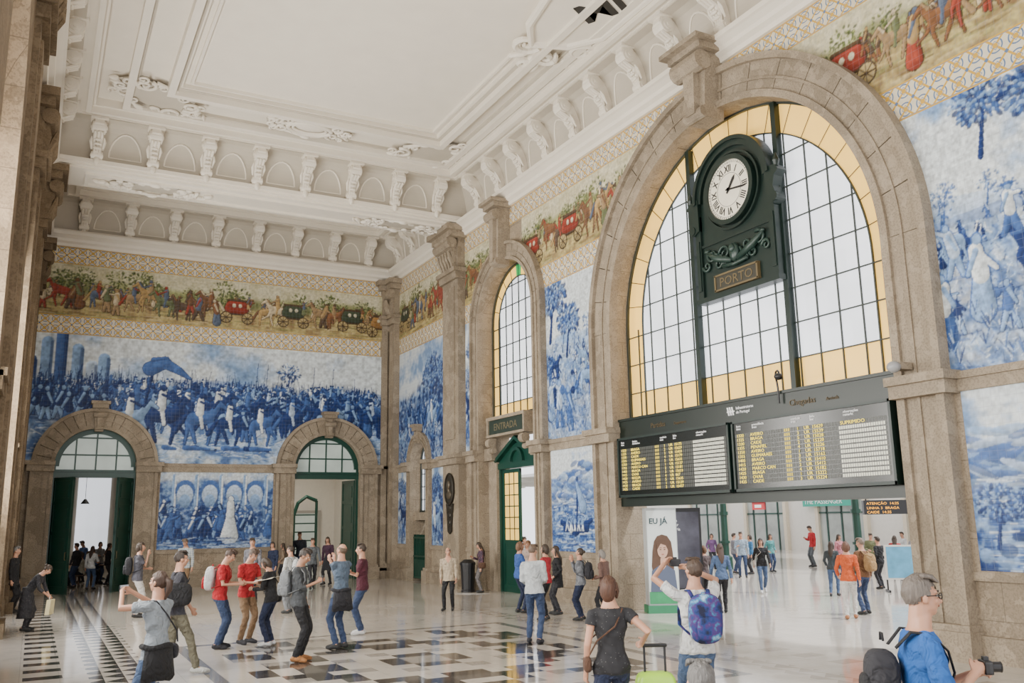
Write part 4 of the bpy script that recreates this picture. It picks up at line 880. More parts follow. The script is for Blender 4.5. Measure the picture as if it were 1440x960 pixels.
m.build('poster',[mat('advert_white',(.58,.62,.60),.4,emit=.15,var=.12,scale=2),mat('advert_green2',(.03,.26,.10),.4,var=.3),mat('advert_hair',(.09,.045,.025),.5,var=.4),mat('advert_skin',(.52,.32,.23),.5),mat('advert_top',(.08,.10,.16),.5),LIP if 'LIP' in globals() else mat('lips',(.34,.12,.09),.5)],kt)
text('EU JÁ',.19,(-.31,-.216,2.12),(1,0,0),(0,0,1),mat('advert_text',(.02,.05,.06),.5),kt,off=.003)
k2=E('advert_screen','black advertising screen beside the white totem inside the arch','advert',(p.x+1.3,p.y+.6,0),math.radians(-25))
m=MB(); m.box(-.5,.5,-.15,.15,0,2.5); m.build('cabinet',BLACK,k2); m=MB(); m.box(-.44,.44,-.16,-.15,.5,2.4); m.build('screen',mat('advert_dark',(.06,.06,.08),.2,var=.8,scale=3),k2)
text('Ajude\na fazer\nhistória',.11,(-.38,-.165,2.15),(1,0,0),(0,0,1),WL,k2)
p=floor_pt(66,832); ab=E('pavement_sign','white easel board with red rings near the left far door','sign board',p,math.radians(-20))
m=MB(); m.prism([(-.32,-.2,0),(.32,-.2,0),(.3,0,1.15),(-.3,0,1.15)],(0,.03,0)); m.prism([(-.32,.2,0),(.32,.2,0),(.3,.02,1.15),(-.3,.02,1.15)],(0,.03,0)); m.build('board',WHITE,ab)
m=MB()
for rr in (.08,.15,.22): m.tube([(rr*math.cos(a),-.10+.17*rr*math.sin(a),.68+rr*math.sin(a)) for a in [i*PI/10 for i in range(21)]],.035,6)
m.build('ring_emblem',mat('emblem_red',(.35,.08,.04),.5),ab)
def room(n,x0,x1,y0,y1,h,lab,en,mt):
    m=MB(); m.box(x0-.1,x0,y0,y1,0,h); m.box(x1,x1+.1,y0,y1,0,h); m.box(x0-.1,x1+.1,y1,y1+.1,0,h); m.box(x0-.1,x1+.1,y0,y1+.1,h,h+.1)
    tag(m.build('wall_'+n,mt),lab,'wall',kind='structure')
    L=bpy.data.lights.new('room_light','AREA'); L.energy=en; L.size=2.5; L.color=(1,.93,.82); o=bpy.data.objects.new('room_light',L); COL.objects.link(o); o.location=((x0+x1)/2,(y0+y1)/2,h-.1)
room('cafe',-1.5,6.5,36.35,50,6.2,'cream walls of the room behind the left far doorway',130,mat('cafe_wall',(.38,.34,.28),.7,var=.2,scale=.5))
room('corridor',7.2,14.5,36.35,48,6.2,'white walls of the corridor behind the right far doorway',300,WHITE)
m=MB(); m.box(1.9,3.4,49.9,49.98,1.0,4.9)
tag(m.build('window_9',WHITEG),'bright window at the back of the room behind the left doorway','window',kind='structure')
s=E('pendant_lamp','small dark pendant lamp seen through the left far doorway','lamp',(1.9,42,0)); m=MB(); m.tube([(0,0,3.4),(0,0,6.2)],.01,5); m.build('cord',BLACK,s); m=MB(); m.tube([(0,0,3.2),(0,0,3.4)],[.18,.04],14); m.build('shade',BLACK,s)
dd=E('door_5','pale framed inner door in the corridor beyond the right doorway','door',(12.9,47.9,0),kind='structure'); m=MB(); m.box(-.8,-.65,-.1,0,0,2.9); m.box(.65,.8,-.1,0,0,2.9); m.box(-.8,.8,-.101,0,2.75,2.9); m.build('frame',mat('grey_frame',(.35,.33,.3),.5),dd); m=MB(); m.box(-.65,.65,-.05,0,0,2.75); m.build('leaf',FANG,dd)
st=E('green_stair','green metal stair arch in the corridor beyond the right doorway','stair',(11.6,43,0)); m=MB(); m.tube([(-.6,0,0),(-.6,0,2.6),(-.4,0,3.2),(0,0,3.5),(.5,0,3.3)],.09,8); m.tube([(.5,0,3.3),(.5,0,0)],.07,8); m.build('frame',GREEN,st)
for k in range(7): m=MB(); m.box(-.58,.48,-.05,.05,.4*k+.2,.4*k+.26); m.build('tread',GREEN,st)
WOOD=mat('dark_wood',(.09,.045,.02),.5,var=.3)
def mkchair():
    s=E('cafe_chair','x','chair'); m=MB(); m.box(-.22,.22,-.2,.22,.40,.43); m.build('seat',WOOD,s); m=MB(); m.box(-.22,.22,-.28,-.24,.55,.92); m.build('backrest',WOOD,s)
    for sx in (-1,1):
        m=MB(); m.tube([(sx*.19,.19,0),(sx*.19,.19,.40)],.02,6); m.build('leg',WOOD,s); m=MB(); m.tube([(sx*.19,-.26,0),(sx*.19,-.26,.92)],.02,6); m.build('leg',WOOD,s)
    return s
def mktable():
    s=E('cafe_table','x','table'); m=MB(); m.tube([(0,0,.72),(0,0,.76)],.42,20); m.build('tabletop',WOOD,s); m=MB(); m.tube([(0,0,0),(0,0,.03),(0,0,.05),(0,0,.73)],[.25,.25,.04,.035],10); m.build('pedestal',BLACK,s); return s
# ------------------------------------------------------------------ PEOPLE
def ik(S,T,a,b,pole):
    S=Vector(S);T=Vector(T); d=T-S; L=min(max(d.length,.12),(a+b)*.995); u=d.normalized(); T=S+u*L
    x=(a*a-b*b+L*L)/(2*L); h=math.sqrt(max(0,a*a-x*x)); p=Vector(pole); p=(p-u*p.dot(u)).normalized()
    return S+u*x+p*h,T
SKIN={'a':mat('skin_light',(.46,.24,.155),.5,var=.1,scale=8),'b':mat('skin_tan',(.34,.175,.105),.5,var=.1,scale=8)}
def cloth(c): 
    c=tuple(c); return mat('cloth_%02d_%02d_%02d'%tuple(int(x*99) for x in c),c,.85,var=.3,scale=6,bump=.9,bsc=1.6,bd=.06)
def hairm(c):
    c=tuple(c); n='hair_%02d_%02d_%02d'%tuple(int(x*99) for x in c)
    if n in MATS: return MATS[n]
    m,nt,b=newmat(n); N=NT(nt); tc=nt.nodes.new('ShaderNodeTexCoord'); mp=nt.nodes.new('ShaderNodeMapping'); mp.inputs['Scale'].default_value=(60,60,8); nt.links.new(tc.outputs['Object'],mp.inputs[0])
    f=N.noise(mp.outputs[0],1.5,4); nt.links.new(N.mix(f,tuple(x*.4 for x in c),tuple(min(1,x*1.6) for x in c)),b.inputs['Base Color']); b.inputs['Roughness'].default_value=.55
    bp=nt.nodes.new('ShaderNodeBump'); bp.inputs['Strength'].default_value=.9; bp.inputs['Distance'].default_value=.012; nt.links.new(f,bp.inputs['Height']); nt.links.new(bp.outputs[0],b.inputs['Normal'])
    MATS[n]=m; return m
def patt(name,c1,c2,kind):
    if name in MATS: return MATS[name]
    m,nt,b=newmat(name); N=NT(nt); tc=nt.nodes.new('ShaderNodeTexCoord')
    if kind=='galaxy':
        n=nt.nodes.new('ShaderNodeTexNoise'); n.inputs['Scale'].default_value=9; n.inputs['Detail'].default_value=8; nt.links.new(tc.outputs['Object'],n.inputs['Vector'])
        r=nt.nodes.new('ShaderNodeValToRGB'); nt.links.new(n.outputs['Fac'],r.inputs[0]); el=r.color_ramp.elements; el[0].position=.38; el[0].color=(.006,.008,.035,1); el[1].position=.74; el[1].color=(.4,.55,.7,1)
        for p,c in ((.48,(.012,.035,.17,1)),(.56,(.07,.02,.13,1)),(.62,(.02,.15,.32,1))):
            e=el.new(p); e.color=c
        nt.links.new(r.outputs[0],b.inputs['Base Color'])
    elif kind in('spots','fine'):
        v=nt.nodes.new('ShaderNodeTexVoronoi'); v.inputs['Scale'].default_value=26 if kind=='spots' else 34; nt.links.new(tc.outputs['Object'],v.inputs['Vector'])
        nt.links.new(N.mix(N.lt(v.outputs['Distance'],.28 if kind=='spots' else .13),c1,c2),b.inputs['Base Color'])
    else:
        s=nt.nodes.new('ShaderNodeSeparateXYZ'); nt.links.new(tc.outputs['Object'],s.inputs[0])
        f=N.m('MAXIMUM',N.lt(N.fr(s.outputs[0],.06,9),.25),N.lt(N.fr(s.outputs[2],.06,9),.25))
        nt.links.new(N.mix(f,c1,c2),b.inputs['Base Color'])
    b.inputs['Roughness'].default_value=.8; MATS[name]=m; return m
EYEW=mat('eye_white',(.5,.47,.43),.3); EYED=mat('eye_dark',(.03,.02,.015),.2); LIP=mat('lips',(.34,.12,.09),.5)
POSES={
 'stand':{}, 'phone':dict(R=(.06,.30,1.20),look=(0,-25)), 'phoneup':dict(R=(.09,.40,1.50),L=(-.09,.40,1.50),look=(0,8),pole=-.5,fr=(.12,.06,0)),
 'map':dict(R=(.15,.33,1.10),L=(-.15,.33,1.10),look=(0,-30),lean=6), 'face':dict(R=(.05,.20,1.44),L=(-.05,.20,1.42),look=(0,15),pole=-.6),
 'cross':dict(R=(-.10,.21,1.18),L=(.10,.23,1.15),poleo=1), 'hips':dict(R=(.2,.12,1.0),L=(-.2,.12,1.0),poleo=1),
 'walk':dict(fr=(.08,.30,0),fl=(-.08,-.32,.07),R=(.24,-.16,.88),L=(-.24,.24,.9)), 'step':dict(fr=(.09,.14,0),fl=(-.09,-.12,.0),R=(.24,-.05,.84),L=(-.22,.22,.95)),
 'pocket':dict(R=(.20,.10,.96),L=(-.20,.10,.96),fr=(.11,.05,0),fl=(-.10,-.04,0)), 'bag':dict(R=(.16,.16,1.2),L=(-.24,.03,.82)),
 'talk':dict(R=(.14,.30,1.18),L=(-.24,.06,.84),fr=(.12,.06,0),side=2), 'bend':dict(lean=35,R=(.12,.5,.85),L=(-.12,.48,.8),look=(0,-25)),
 'relax':dict(R=(.23,.06,.84),L=(-.22,.1,.86),fr=(.13,.08,0),fl=(-.09,-.03,0),side=3,look=(12,-4),twist=6),
 'relax2':dict(R=(.12,.22,1.05),L=(-.12,.22,1.02),fr=(.08,-.04,0),fl=(-.13,.07,0),side=-3,look=(-14,-8),twist=-6),
 'sit':dict(drop=.45,fr=(.10,.42,0),fl=(-.10,.42,0),R=(.16,.36,.80),L=(-.16,.36,.80),lean=4),
}
def person(label,pos,yaw,H,top,bot,pose='stand',hair=(.04,.025,.015),style='short',skin='a',shoe=(.03,.03,.03),sleeve=1.92,leg=2.0,hem=-.09,coat=0,skirt=0,fem=False,dist=20,extra=None,glasses=False,vneck=False,jw=None):
    if pose=='stand': pose=random.choice(('relax','relax2','stand','pocket'))
    pz=dict(POSES[pose]) if isinstance(pose,str) else dict(pose)
    if extra: pz.update(extra)
    s=H/1.715; root=E('person',label,'person',pos,yaw); root.scale=(s,s,s)
    vox=.0072 if dist<13 else (.010 if dist<24 else .0145)
    seated=pz.get('drop',0); pel=Vector((0,0,.93-seated))
    T=Matrix.Translation(pel)@Matrix.Rotation(math.radians(pz.get('twist',0)),4,'Z')@Matrix.Rotation(math.radians(-pz.get('lean',0)),4,'X')@Matrix.Rotation(math.radians(pz.get('side',0)),4,'Y')
    m=MB(); PRM=[]
    kw=.92 if fem else 1.02
    lv=[(-.13,.10,.085,0),(-.07,.155,.12,-.01),(0,.162 if not fem else .174,.12,-.012),(.08,.148,.110,0),(.16,.140 if not fem else .120,.102,.0),(.27,.158*kw,.112,.0),(.36,.178*kw,.12 if not fem else .128,.008 if not fem else .018),(.44,.177*kw,.102,0),(.485,.135,.082,0),(.515,.085,.064,.005),(.59,.055,.057,.02)]
    rings=[]
    for z,hw,hd,yo in lv: rings.append([T@Vector((hw*math.cos(2*PI*i/18),yo+hd*math.sin(2*PI*i/18),z)) for i in range(18)])
    m.loft(rings)
    for sx in (-1,1): PRM.append((T@Vector((sx*.06,0,-.03)),T@Vector((sx*.07,0,.45)),.11,.11,'trunk',0,1))
    PRM.append((T@Vector((0,.01,.51)),T@Vector((0,.02,.60)),.06,.055,'neck',0,1))
    hands={}
    for sx,key in ((1,'R'),(-1,'L')):
        S=T@Vector((sx*.184*kw,0,.447)); Tt=Vector(pz.get(key,(sx*.245,.04,.83-seated)))
        pole=Vector((sx*(.5+pz.get('poleo',0)),-1,pz.get('pole',-.3)*1.0)); El,W=ik(S,Tt,.285,.255,pole)
        m.tube([T@Vector((sx*.08,0,.452)),S],[.060,.056],10,False)
        m.tube([S,El,W],[.043,.035,.025],10,False)
        PRM+= [(T@Vector((sx*.08,0,.45)),S,.062,.058,'trunk',0,1),(S,El,.052,.04,'arm',0,1),(El,W,.04,.03,'arm',1,2)]
        if sleeve>0:
            c=sleeve
            pts=[S,S.lerp(El,min(c,1))]; rr=[.057,.057-.009*min(c,1)+(.006 if c<1 else 0)]
            if c>1: pts+=[El.lerp(W,(c-1)*.5),El.lerp(W,c-1)]; rr+=[.045,.036]
            m.tube(pts,rr,12,True)
        d=(W-El).normalized()
        n=Vector((-sx,0,0)) if pz.get('palm') is None else Vector(pz['palm']); n=(n-d*n.dot(d)); n=n.normalized() if n.length>.1 else d.orthogonal().normalized()
        b=d.cross(n)*(-sx)
        if b.y<0 and abs(d.z)>.5: b=-b
        if b.z<0 and abs(d.z)<=.5: b=-b
        m.tube([W-d*.01,W+d*.03,W+d*.085],[.02,.026,.026],10,False,1.0)
        for q in range(4):
            off=(1.5-q)*.0185; base=W+d*.07+b*off; L=[.075,.085,.078,.06][q]; cu=pz.get('curl',.45)
            d1=(d*math.cos(cu*.6)+n*math.sin(cu*.6)); d2=(d*math.cos(cu*1.6)+n*math.sin(cu*1.6)); d3=(d*math.cos(cu*2.4)+n*math.sin(cu*2.4))
            p1=base+d1*L*.45; p2=p1+d2*L*.32; p3=p2+d3*L*.23
            m.tube([base,p1,p2,p3],[.0105,.0098,.009,.008],7,False)
        tb=W+d*.025+b*.02; t1=tb+(d*.6+b*.7+n*.25).normalized()*.035; t2=t1+(d*.85+b*.3+n*.4).normalized()*.032; m.tube([tb,t1,t2],[.013,.0115,.009],7,False)
        PRM.append((W,W+d*.18,.03,.02,'hand',0,1)); hands[key]=(W+d*.10,d,n)
    for sx,key in ((1,'fr'),(-1,'fl')):
        fx,fy,fz=pz.get(key,(sx*.105,0.0,0)); hip=pel+Vector((sx*.085,0,-.03)); A=Vector((fx,fy,.085+fz)); K,A=ik(hip,A,.435,.43,(sx*.12,1,.0) if not seated else (sx*.1,1,1))
        if leg>=1.9: m.tube([hip,hip.lerp(K,.5),K,K.lerp(A,.5),K.lerp(A,.93)],[.095 if not fem else .098,.080,.062,.057,.054 if not fem else .045],12,True)
        m.tube([hip,hip.lerp(K,.5),K,K.lerp(A,.3),A],[.085,.074,.052,.054,.035],10,False)
        if leg<1.9: m.tube([hip,hip.lerp(K,min(leg,1))],[.1,.088],12,True)
        PRM+=[(hip,K,.09,.06,'leg',0,1),(K,A,.06,.045,'leg',1,2)]
        ya=math.radians(-8*sx); fd=Vector((math.sin(-ya),math.cos(ya),0)); pit=-.55 if fz>.03 else 0
        fd=Vector((fd.x*math.cos(pit),fd.y*math.cos(pit),math.sin(pit)))
        v0=len(m.v); heel=A-fd*.045+Vector((0,0,-.035)); m.tube([heel,A+fd*.04+Vector((0,0,-.03)),A+fd*.11+Vector((0,0,-.045)),A+fd*.165+Vector((0,0,-.052))],[.042,.046,.044,.034],12,False,1.0)
        m.tube([A+Vector((0,0,.015)),heel],[.043,.04],10,False)
        for i in range(v0,len(m.v)):
            x,y,z=m.v[i]; m.v[i]=(x,y,max(z,.002))
        PRM.append((heel,A+fd*.16+Vector((0,0,-.045)),.045,.035,'shoe',0,1)); PRM.append((A,A+Vector((0,0,-.05)),.045,.045,'shoe',0,1))
    if coat:
        rings=[]
        for z,hw,hd in ((.3,.17,.125),(.1,.165,.125),(-.05,.182,.14),(-coat,.195,.155)): rings.append([T@Vector((hw*math.cos(2*PI*i/18),hd*math.sin(2*PI*i/18),z)) for i in range(18)])
        m.loft(rings[::-1]); hem=-coat
        PRM.append((T@Vector((0,0,-coat)),T@Vector((0,0,0)),.17,.14,'trunk',0,1))
    if skirt:
        rings=[]
        for z,hw,hd in ((.12,.14,.11),(0,.178,.13),(-.1,.195,.15),(-skirt,.24,.2)): rings.append([pel+Vector((hw*math.cos(2*PI*i/18)*(1+.03*math.sin(i*3)),hd*math.sin(2*PI*i/18),z)) for i in range(18)])
        m.loft(rings[::-1]); PRM.append((pel+Vector((0,0,-skirt)),pel,.2,.16,'skirt',0,1))
    ly,lp=pz.get('look',(0,0)); Hm=T@Matrix.Translation((0,.02,.578))@Matrix.Rotation(math.radians(ly),4,'Z')@Matrix.Rotation(math.radians(lp),4,'X')
    Hm=Hm@Matrix.Rotation(math.radians(pz.get('lean',0)*.5),4,'X')
    hc=Vector((0,.015,.104)); H3=Hm.to_3x3()*.93
    def hp(x,y,z): return Hm@(hc+Vector((x,y,z))*.91)
    m.ell(hp(0,-.012,.025),(.073,.091,.095),16,H3); m.ell(hp(0,.02,-.04),(.060,.07,.073),14,H3); m.ell(hp(0,.05,-.086),(.034,.032,.024),10,H3)
    m.tube([hp(0,.082,.02),hp(0,.1,-.015),hp(0,.108,-.028)],[.009,.011,.014],8,False); m.tube([hp(-.042,.072,.03),hp(0,.083,.032),hp(.042,.072,.03)],[.011,.012,.011],7,False)
    m.ell(hp(0,.082,-.052),(.024,.012,.012),8,H3)
    for sx in (-1,1): m.ell(hp(sx*.077,-.005,-.008),(.011,.02,.031),8,H3); m.ell(hp(sx*.040,.062,-.022),(.024,.022,.022),8,H3)
    m.tube([T@Vector((0,.0,.49)),Hm@Vector((0,0,.07))],[.060,.055],12,False)
    PRM.append((hp(0,0,-.05),hp(0,0,.03),.085,.095,'head',0,1))
    me=bpy.data.meshes.new('tmp'); me.from_pydata(m.v,[],m.f); ob=bpy.data.objects.new('tmp',me); COL.objects.link(ob)
    r=ob.modifiers.new('r','REMESH'); r.mode='VOXEL'; r.voxel_size=vox; r.use_smooth_shade=True
    sm=ob.modifiers.new('s','SMOOTH'); sm.factor=.5; sm.iterations=2 if vox<.009 else 1
    dg=bpy.context.evaluated_depsgraph_get(); me2=bpy.data.meshes.new_from_object(ob.evaluated_get(dg)); bpy.data.objects.remove(ob); bpy.data.meshes.remove(me)
    nf=len(me2.polygons); C=np.zeros(nf*3,np.float32); me2.polygons.foreach_get('center',C); C=C.reshape(-1,3)
    best=np.full(nf,9.); lab=np.zeros(nf,int); tt=np.zeros(nf); names=['trunk','neck','arm','hand','leg','shoe','head','skirt']
    for a,b,ra,rb,l,t0,t1 in PRM:
        a=np.array(a);b=np.array(b); ab=b-a; t=np.clip(((C-a)@ab)/(ab@ab+1e-9),0,1); d=np.linalg.norm(C-(a+t[:,None]*ab),axis=1)-(ra+(rb-ra)*t)
        k=d<best; best[k]=d[k]; lab[k]=names.index(l); tt[k]=(t0+(t1-t0)*t)[k]
    Ti=np.array(T.inverted()); zl=C@Ti[2,:3]+Ti[2,3]; yl=C@Ti[1,:3]+Ti[1,3]; xl=C@Ti[0,:3]+Ti[0,3]
    mi=np.zeros(nf,int)
    mi[lab==0]=np.where(zl[lab==0]>hem,1,2)
    q=(lab==0)&(zl>.505)&(abs(xl)<.09); mi[q]=0; mi[lab==1]=np.where(zl[lab==1]<.515,1,0)
    if vneck: q=(yl>.03)&(zl>.36+abs(xl)*1.6)&(abs(xl)<.09)&(lab<2); mi[q]=0
    q=lab==2; mi[q]=np.where(tt[q]<sleeve,1,0)
    q=lab==4; mi[q]=np.where(tt[q]<leg,2,0); q=(lab==4)&(zl>hem)&(tt<.3)&(not seated); mi[q]=1
    mi[lab==5]=3; mi[lab==7]=2
    nv=len(me2.vertices); V=np.zeros(nv*3,np.float32); me2.vertices.foreach_get('co',V); V=V.reshape(-1,3)
    nl=len(me2.loops); lv_=np.zeros(nl,np.int32); me2.loops.foreach_get('vertex_index',lv_); ls_=np.zeros(nf,np.int32); lt_=np.zeros(nf,np.int32); me2.polygons.foreach_get('loop_start',ls_); me2.polygons.foreach_get('loop_total',lt_)
    cl=np.zeros(nv); fm=np.repeat((mi==1)|(mi==2),lt_); cl[lv_[fm]]=1; bad=np.repeat((mi==0)|(mi==3),lt_); cl[lv_[bad]]=0
    NN=np.zeros(nv*3,np.float32); me2.vertex_normals.foreach_get('vector',NN); NN=NN.reshape(-1,3)
    sd=len(label)*1.7
    fold=np.sin(V[:,2]*38+np.sin(V[:,0]*22+sd)*2.2+V[:,1]*15)*.5+np.sin(V[:,2]*71+V[:,0]*30+sd*2+np.sin(V[:,1]*40)*1.5)*.3+np.sin(V[:,0]*60+V[:,2]*18+sd)*.4
    V+=NN*(fold*cl*.007)[:,None]; me2.vertices.foreach_set('co',V.ravel().astype(np.float32))
    me2.materials.clear()
    for mm in (SKIN[skin],top if not isinstance(top,tuple) else cloth(top),bot if not isinstance(bot,tuple) else cloth(bot),cloth(shoe)): me2.materials.append(mm)
    me2.polygons.foreach_set('material_index',mi.astype(np.int32)); me2.update()
    me2.name='body'; bo=bpy.data.objects.new('body',me2); COL.objects.link(bo); bo.parent=root
    g=MB()
    for sx in (-1,1): g.k=0; g.ell(hp(sx*.031,.0785,.008),(.0135,.009,.0085),8,H3); g.k=1; g.ell(hp(sx*.031,.0865,.008),(.006,.003,.006),8,H3); g.tube([hp(sx*.013,.094,.034),hp(sx*.03,.091,.038),hp(sx*.05,.082,.033)],.005,5)
    g.build('eyes',[EYEW,EYED],root,smooth=True)
    g=MB(); g.ell(hp(0,.0935,-.053),(.022,.006,.006),8,H3); g.build('mouth',LIP,root,smooth=True)
    if style!='none':
        hm=hairm(hair); g=MB(); nla,nlo=18,32; V=[];idx={}; rs=random.Random(len(label)*7); ph=rs.uniform(0,6)
        for i in range(nla+1):
            for j in range(nlo):
                a=-PI/2+PI*i/nla; b=2*PI*j/nlo; jt=1+.035*math.sin(j*1.3+i*.9+ph)+.03*math.sin(j*.6-i*1.4)+rs.uniform(-.018,.018); th=1.01 if style!='bald' else .985
                x,y,z=math.cos(a)*math.cos(b)*.082*jt*th,math.cos(a)*math.sin(b)*.103*jt*th-.014,math.sin(a)*.107*jt*th+.028; V.append(hp(x,y,z)); idx[(i,j)]=(x,y,z)
        Fs=[]
        for i in range(nla):
            for j in range(nlo):
                k=(j+1)%nlo; x,y,z=[sum(idx[q][c] for q in ((i,j),(i,k),(i+1,k),(i+1,j)))/4 for c in range(3)]
                front=(y>.02 and z<.062-.2*max(0,abs(x)-.05)+.01*math.sin(x*90+ph)); low=z<((-.045 if y<-.05 else -.02) if style in('short','bald') else -.07)
                side=(style in('short','bald') and y>-.03 and z<.005)
                top_=(style=='bald' and z>.07)
                if front or low or side or top_: continue
                Fs.append((i*nlo+j,i*nlo+k,(i+1)*nlo+k,(i+1)*nlo+j))
        g.add(V,Fs)
        if style=='short':
            for k in range(9): a=-.06+.12*k/8; g.tube([hp(a,.0,.125),hp(a+rs.uniform(-.01,.01),.05,.12),hp(a+rs.uniform(-.015,.015),.082,.09)],[.014,.016,.006],6,False)
        if style=='long':
            g.tube([hp(0,-.06,.05),hp(0,-.075,-.08),T@Vector((0,-.10,.46)),T@Vector((0,-.125,.33))],[.072,.08,.08,.03],12,False,.5,ref=(1,0,0))
            for sx in (-1,1): g.tube([hp(sx*.06,-.01,.06),hp(sx*.085,-.0,-.04),hp(sx*.08,-.0,-.15)],[.02,.026,.015],8,False)
        if style=='bob':
            g.tube([hp(0,-.05,.03),hp(0,-.055,-.06),hp(0,-.045,-.10)],[.074,.077,.056],12,False)
            for sx in (-1,1): g.tube([hp(sx*.07,.0,.05),hp(sx*.083,.005,-.03),hp(sx*.076,.01,-.09)],[.019,.024,.013],8,False)
        if style=='pony': g.tube([hp(0,-.10,.05),hp(0,-.15,.03),hp(0,-.16,-.06),hp(0,-.13,-.17)],[.03,.038,.033,.012],9,False)
        if style=='bun': g.ell(hp(0,-.12,.06),(.042,.038,.042),10,H3)
        g.build('hair',hm,root,smooth=True)
    if glasses:
        g=MB()
        for sx in (-1,1):
            g.tube([hp(sx*.034+.024*math.cos(a),.1,.006+.018*math.sin(a)) for a in [i*PI/6 for i in range(13)]],.003,5); g.tube([hp(sx*.058,.098,.012),hp(sx*.085,.0,.01)],.003,5)
        g.tube([hp(-.01,.1,.01),hp(.01,.1,.01)],.003,5); g.build('glasses',BLACK,root)
    if jw:
        g=MB(); g.tube([T@Vector((.17*math.cos(a),.128*math.sin(a),.03+.01*math.sin(3*a))) for a in [i*PI/9 for i in range(19)]],.03,8)
        rings=[]
        for z,e in ((.04,0),(-.12,.02),(-.3,.045)): rings.append([T@Vector(((.185+e)*math.cos(a),(.14+e)*math.sin(a)*1.0,z+.02*math.sin(a*5))) for a in [PI*1.0+PI*i/12 for i in range(13)]]+[T@Vector(((.17+e)*math.cos(a),(.125+e)*math.sin(a),z)) for a in [2*PI-PI*i/12 for i in range(13)]])
        g.loft(rings); g.build('tied_jacket',cloth(jw),root,smooth=True)
    Wm=Matrix.Translation(root.location)@Matrix.Rotation(yaw,4,'Z')@Matrix.Scale(s,4)
    return dict(root=root,W=Wm,T=Wm@T,hands={k:(Wm@v[0],(Wm.to_3x3()@v[1]).normalized(),(Wm.to_3x3()@v[2]).normalized()) for k,v in hands.items()},s=s,fwd=(Wm.to_3x3()@Vector((0,1,0))).normalized())
def setM(o,M): o.location=M.to_translation(); o.rotation_euler=M.to_euler(); o.scale=M.to_scale()
def backpack(P,lab,m1,m2=None,sz=1.0):
    o=E('backpack',lab,'backpack'); setM(o,P['T']); m2=m2 or m1
    g=MB(); g.ell((0,-.215,.25),(.15*sz,.09,.21*sz),20,p=.66); g.build('bag_body',m1,o,smooth=True)
    g=MB(); g.ell((0,-.30,.17),(.115*sz,.035,.11),14,p=.62); g.build('pocket',m2,o,smooth=True)
    for sx in (-1,1):
        g=MB(); g.tube([(sx*.08,-.15,.42),(sx*.10,-.07,.505),(sx*.105,.03,.495),(sx*.115,.11,.41),(sx*.125,.128,.3),(sx*.155,.06,.17),(sx*.13,-.13,.1)],.022,8,True,.3,ref=(1,0,0)); g.build('strap',m2,o,smooth=True)
    g=MB(); g.tube([(-.03,-.2,.45),(-.02,-.2,.49),(.02,-.2,.49),(.03,-.2,.45)],.007,6); g.build('top_loop',m2,o)
def shbag(P,lab,m1,side=1,z=-.02,sz=1.0,cross=True,y=.0):
    o=E('shoulder_bag',lab,'bag'); setM(o,P['T'])
    g=MB(); g.ell((side*.235,y,z),(.06*sz,.15*sz,.12*sz),14,p=.6); g.build('pouch',m1,o,smooth=True)
    g=MB(); so=-side if cross else side
    g.tube([(side*.225,y+.1,z+.1),(side*.16,.13,z+.22),(so*.02,.14,.35),(so*.11,.06,.50),(so*.11,-.05,.50),(so*.02,-.13,.35),(side*.16,-.13,z+.22),(side*.225,y-.1,z+.1)],.008,6); g.build('strap',m1,o)
def handitem(P,key,name,lab,cat,size,m,m2=None,both=False,off=(0,0,0)):
    p=P['hands'][key][0].copy()
    if both: p=(P['hands']['R'][0]+P['hands']['L'][0])/2
    p+=Vector(off); f=P['fwd']; o=E(name,lab,cat,p,math.atan2(-f.x,f.y)); a,b,c=[x/2 for x in size]
    g=MB(); g.ell((0,0,0),(a,b,c),16,p=.25); g.build('case',m,o,smooth=False)
    if name=='camera':
        g=MB(); g.tube([(0,b,0),(0,b+.05,0),(0,b+.06,0)],[.03,.03,.033],14); g.build('lens',BLACK,o); g=MB(); g.box(-.02,.02,-b*.6,b*.6,c,c+.02); g.build('viewfinder',BLACK,o)
    elif name=='phone':
        g=MB(); g.box(-a*.9,a*.9,-b-.001,-b+.001,-c*.92,c*.92); g.build('screen',mat('phone_screen',(.3,.35,.4),.2,emit=.4),o)
    return o
OFF=math.radians(-28)
def Y(a): return math.radians(a)+OFF
def feet(u,vf,vh):
    p=floor_pt(u,vf); r=ray(u,vh); t=math.hypot(p.x,p.y)/math.hypot(r.x,r.y); return p,min(max(HC+r.z*t,1.5),1.98),math.hypot(p.x,p.y)
def near(u,vh,dep):
    r=ray(u,vh); t=dep/F; return Vector((r.x*t,r.y*t,0)),HC+r.z*t,dep
def PF(lab,u,vf,vh,ang,*a,**k):
    p,h,d=feet(u,vf,vh); return person(lab,p,Y(ang),h,*a,dist=d,**k)
def PN(lab,u,vh,dep,ang,*a,**k):
    p,h,d=near(u,vh,dep); return person(lab,p,Y(ang),h,*a,dist=d,**k)
JEAN=(.03,.05,.11); JEAN2=(.06,.10,.19); BLK=(.010,.010,.012); DK=(.02,.02,.025); RED=(.36,.012,.018); WHT=(.54,.54,.54); GRY=(.18,.19,.20); KHA=(.19,.115,.06); NAVY=(.012,.019,.05); BRN=(.08,.037,.02); GH=(.15,.14,.13)
P=PN('woman in grey T-shirt and jeans raising a phone, black jacket round her waist',226,805,9.9,75,(.23,.26,.29),JEAN2,pose='phoneup',style='pony',fem=True,sleeve=.55,hair=(.05,.025,.015),jw=BLK,shoe=WHT)
handitem(P,'R','phone','phone held up by the woman in the grey T-shirt','phone',(.15,.012,.075),BLACK,both=True)
shbag(P,'dark pouch on the hip of the woman in the grey T-shirt',cloth(DK),1,-.05,.7)
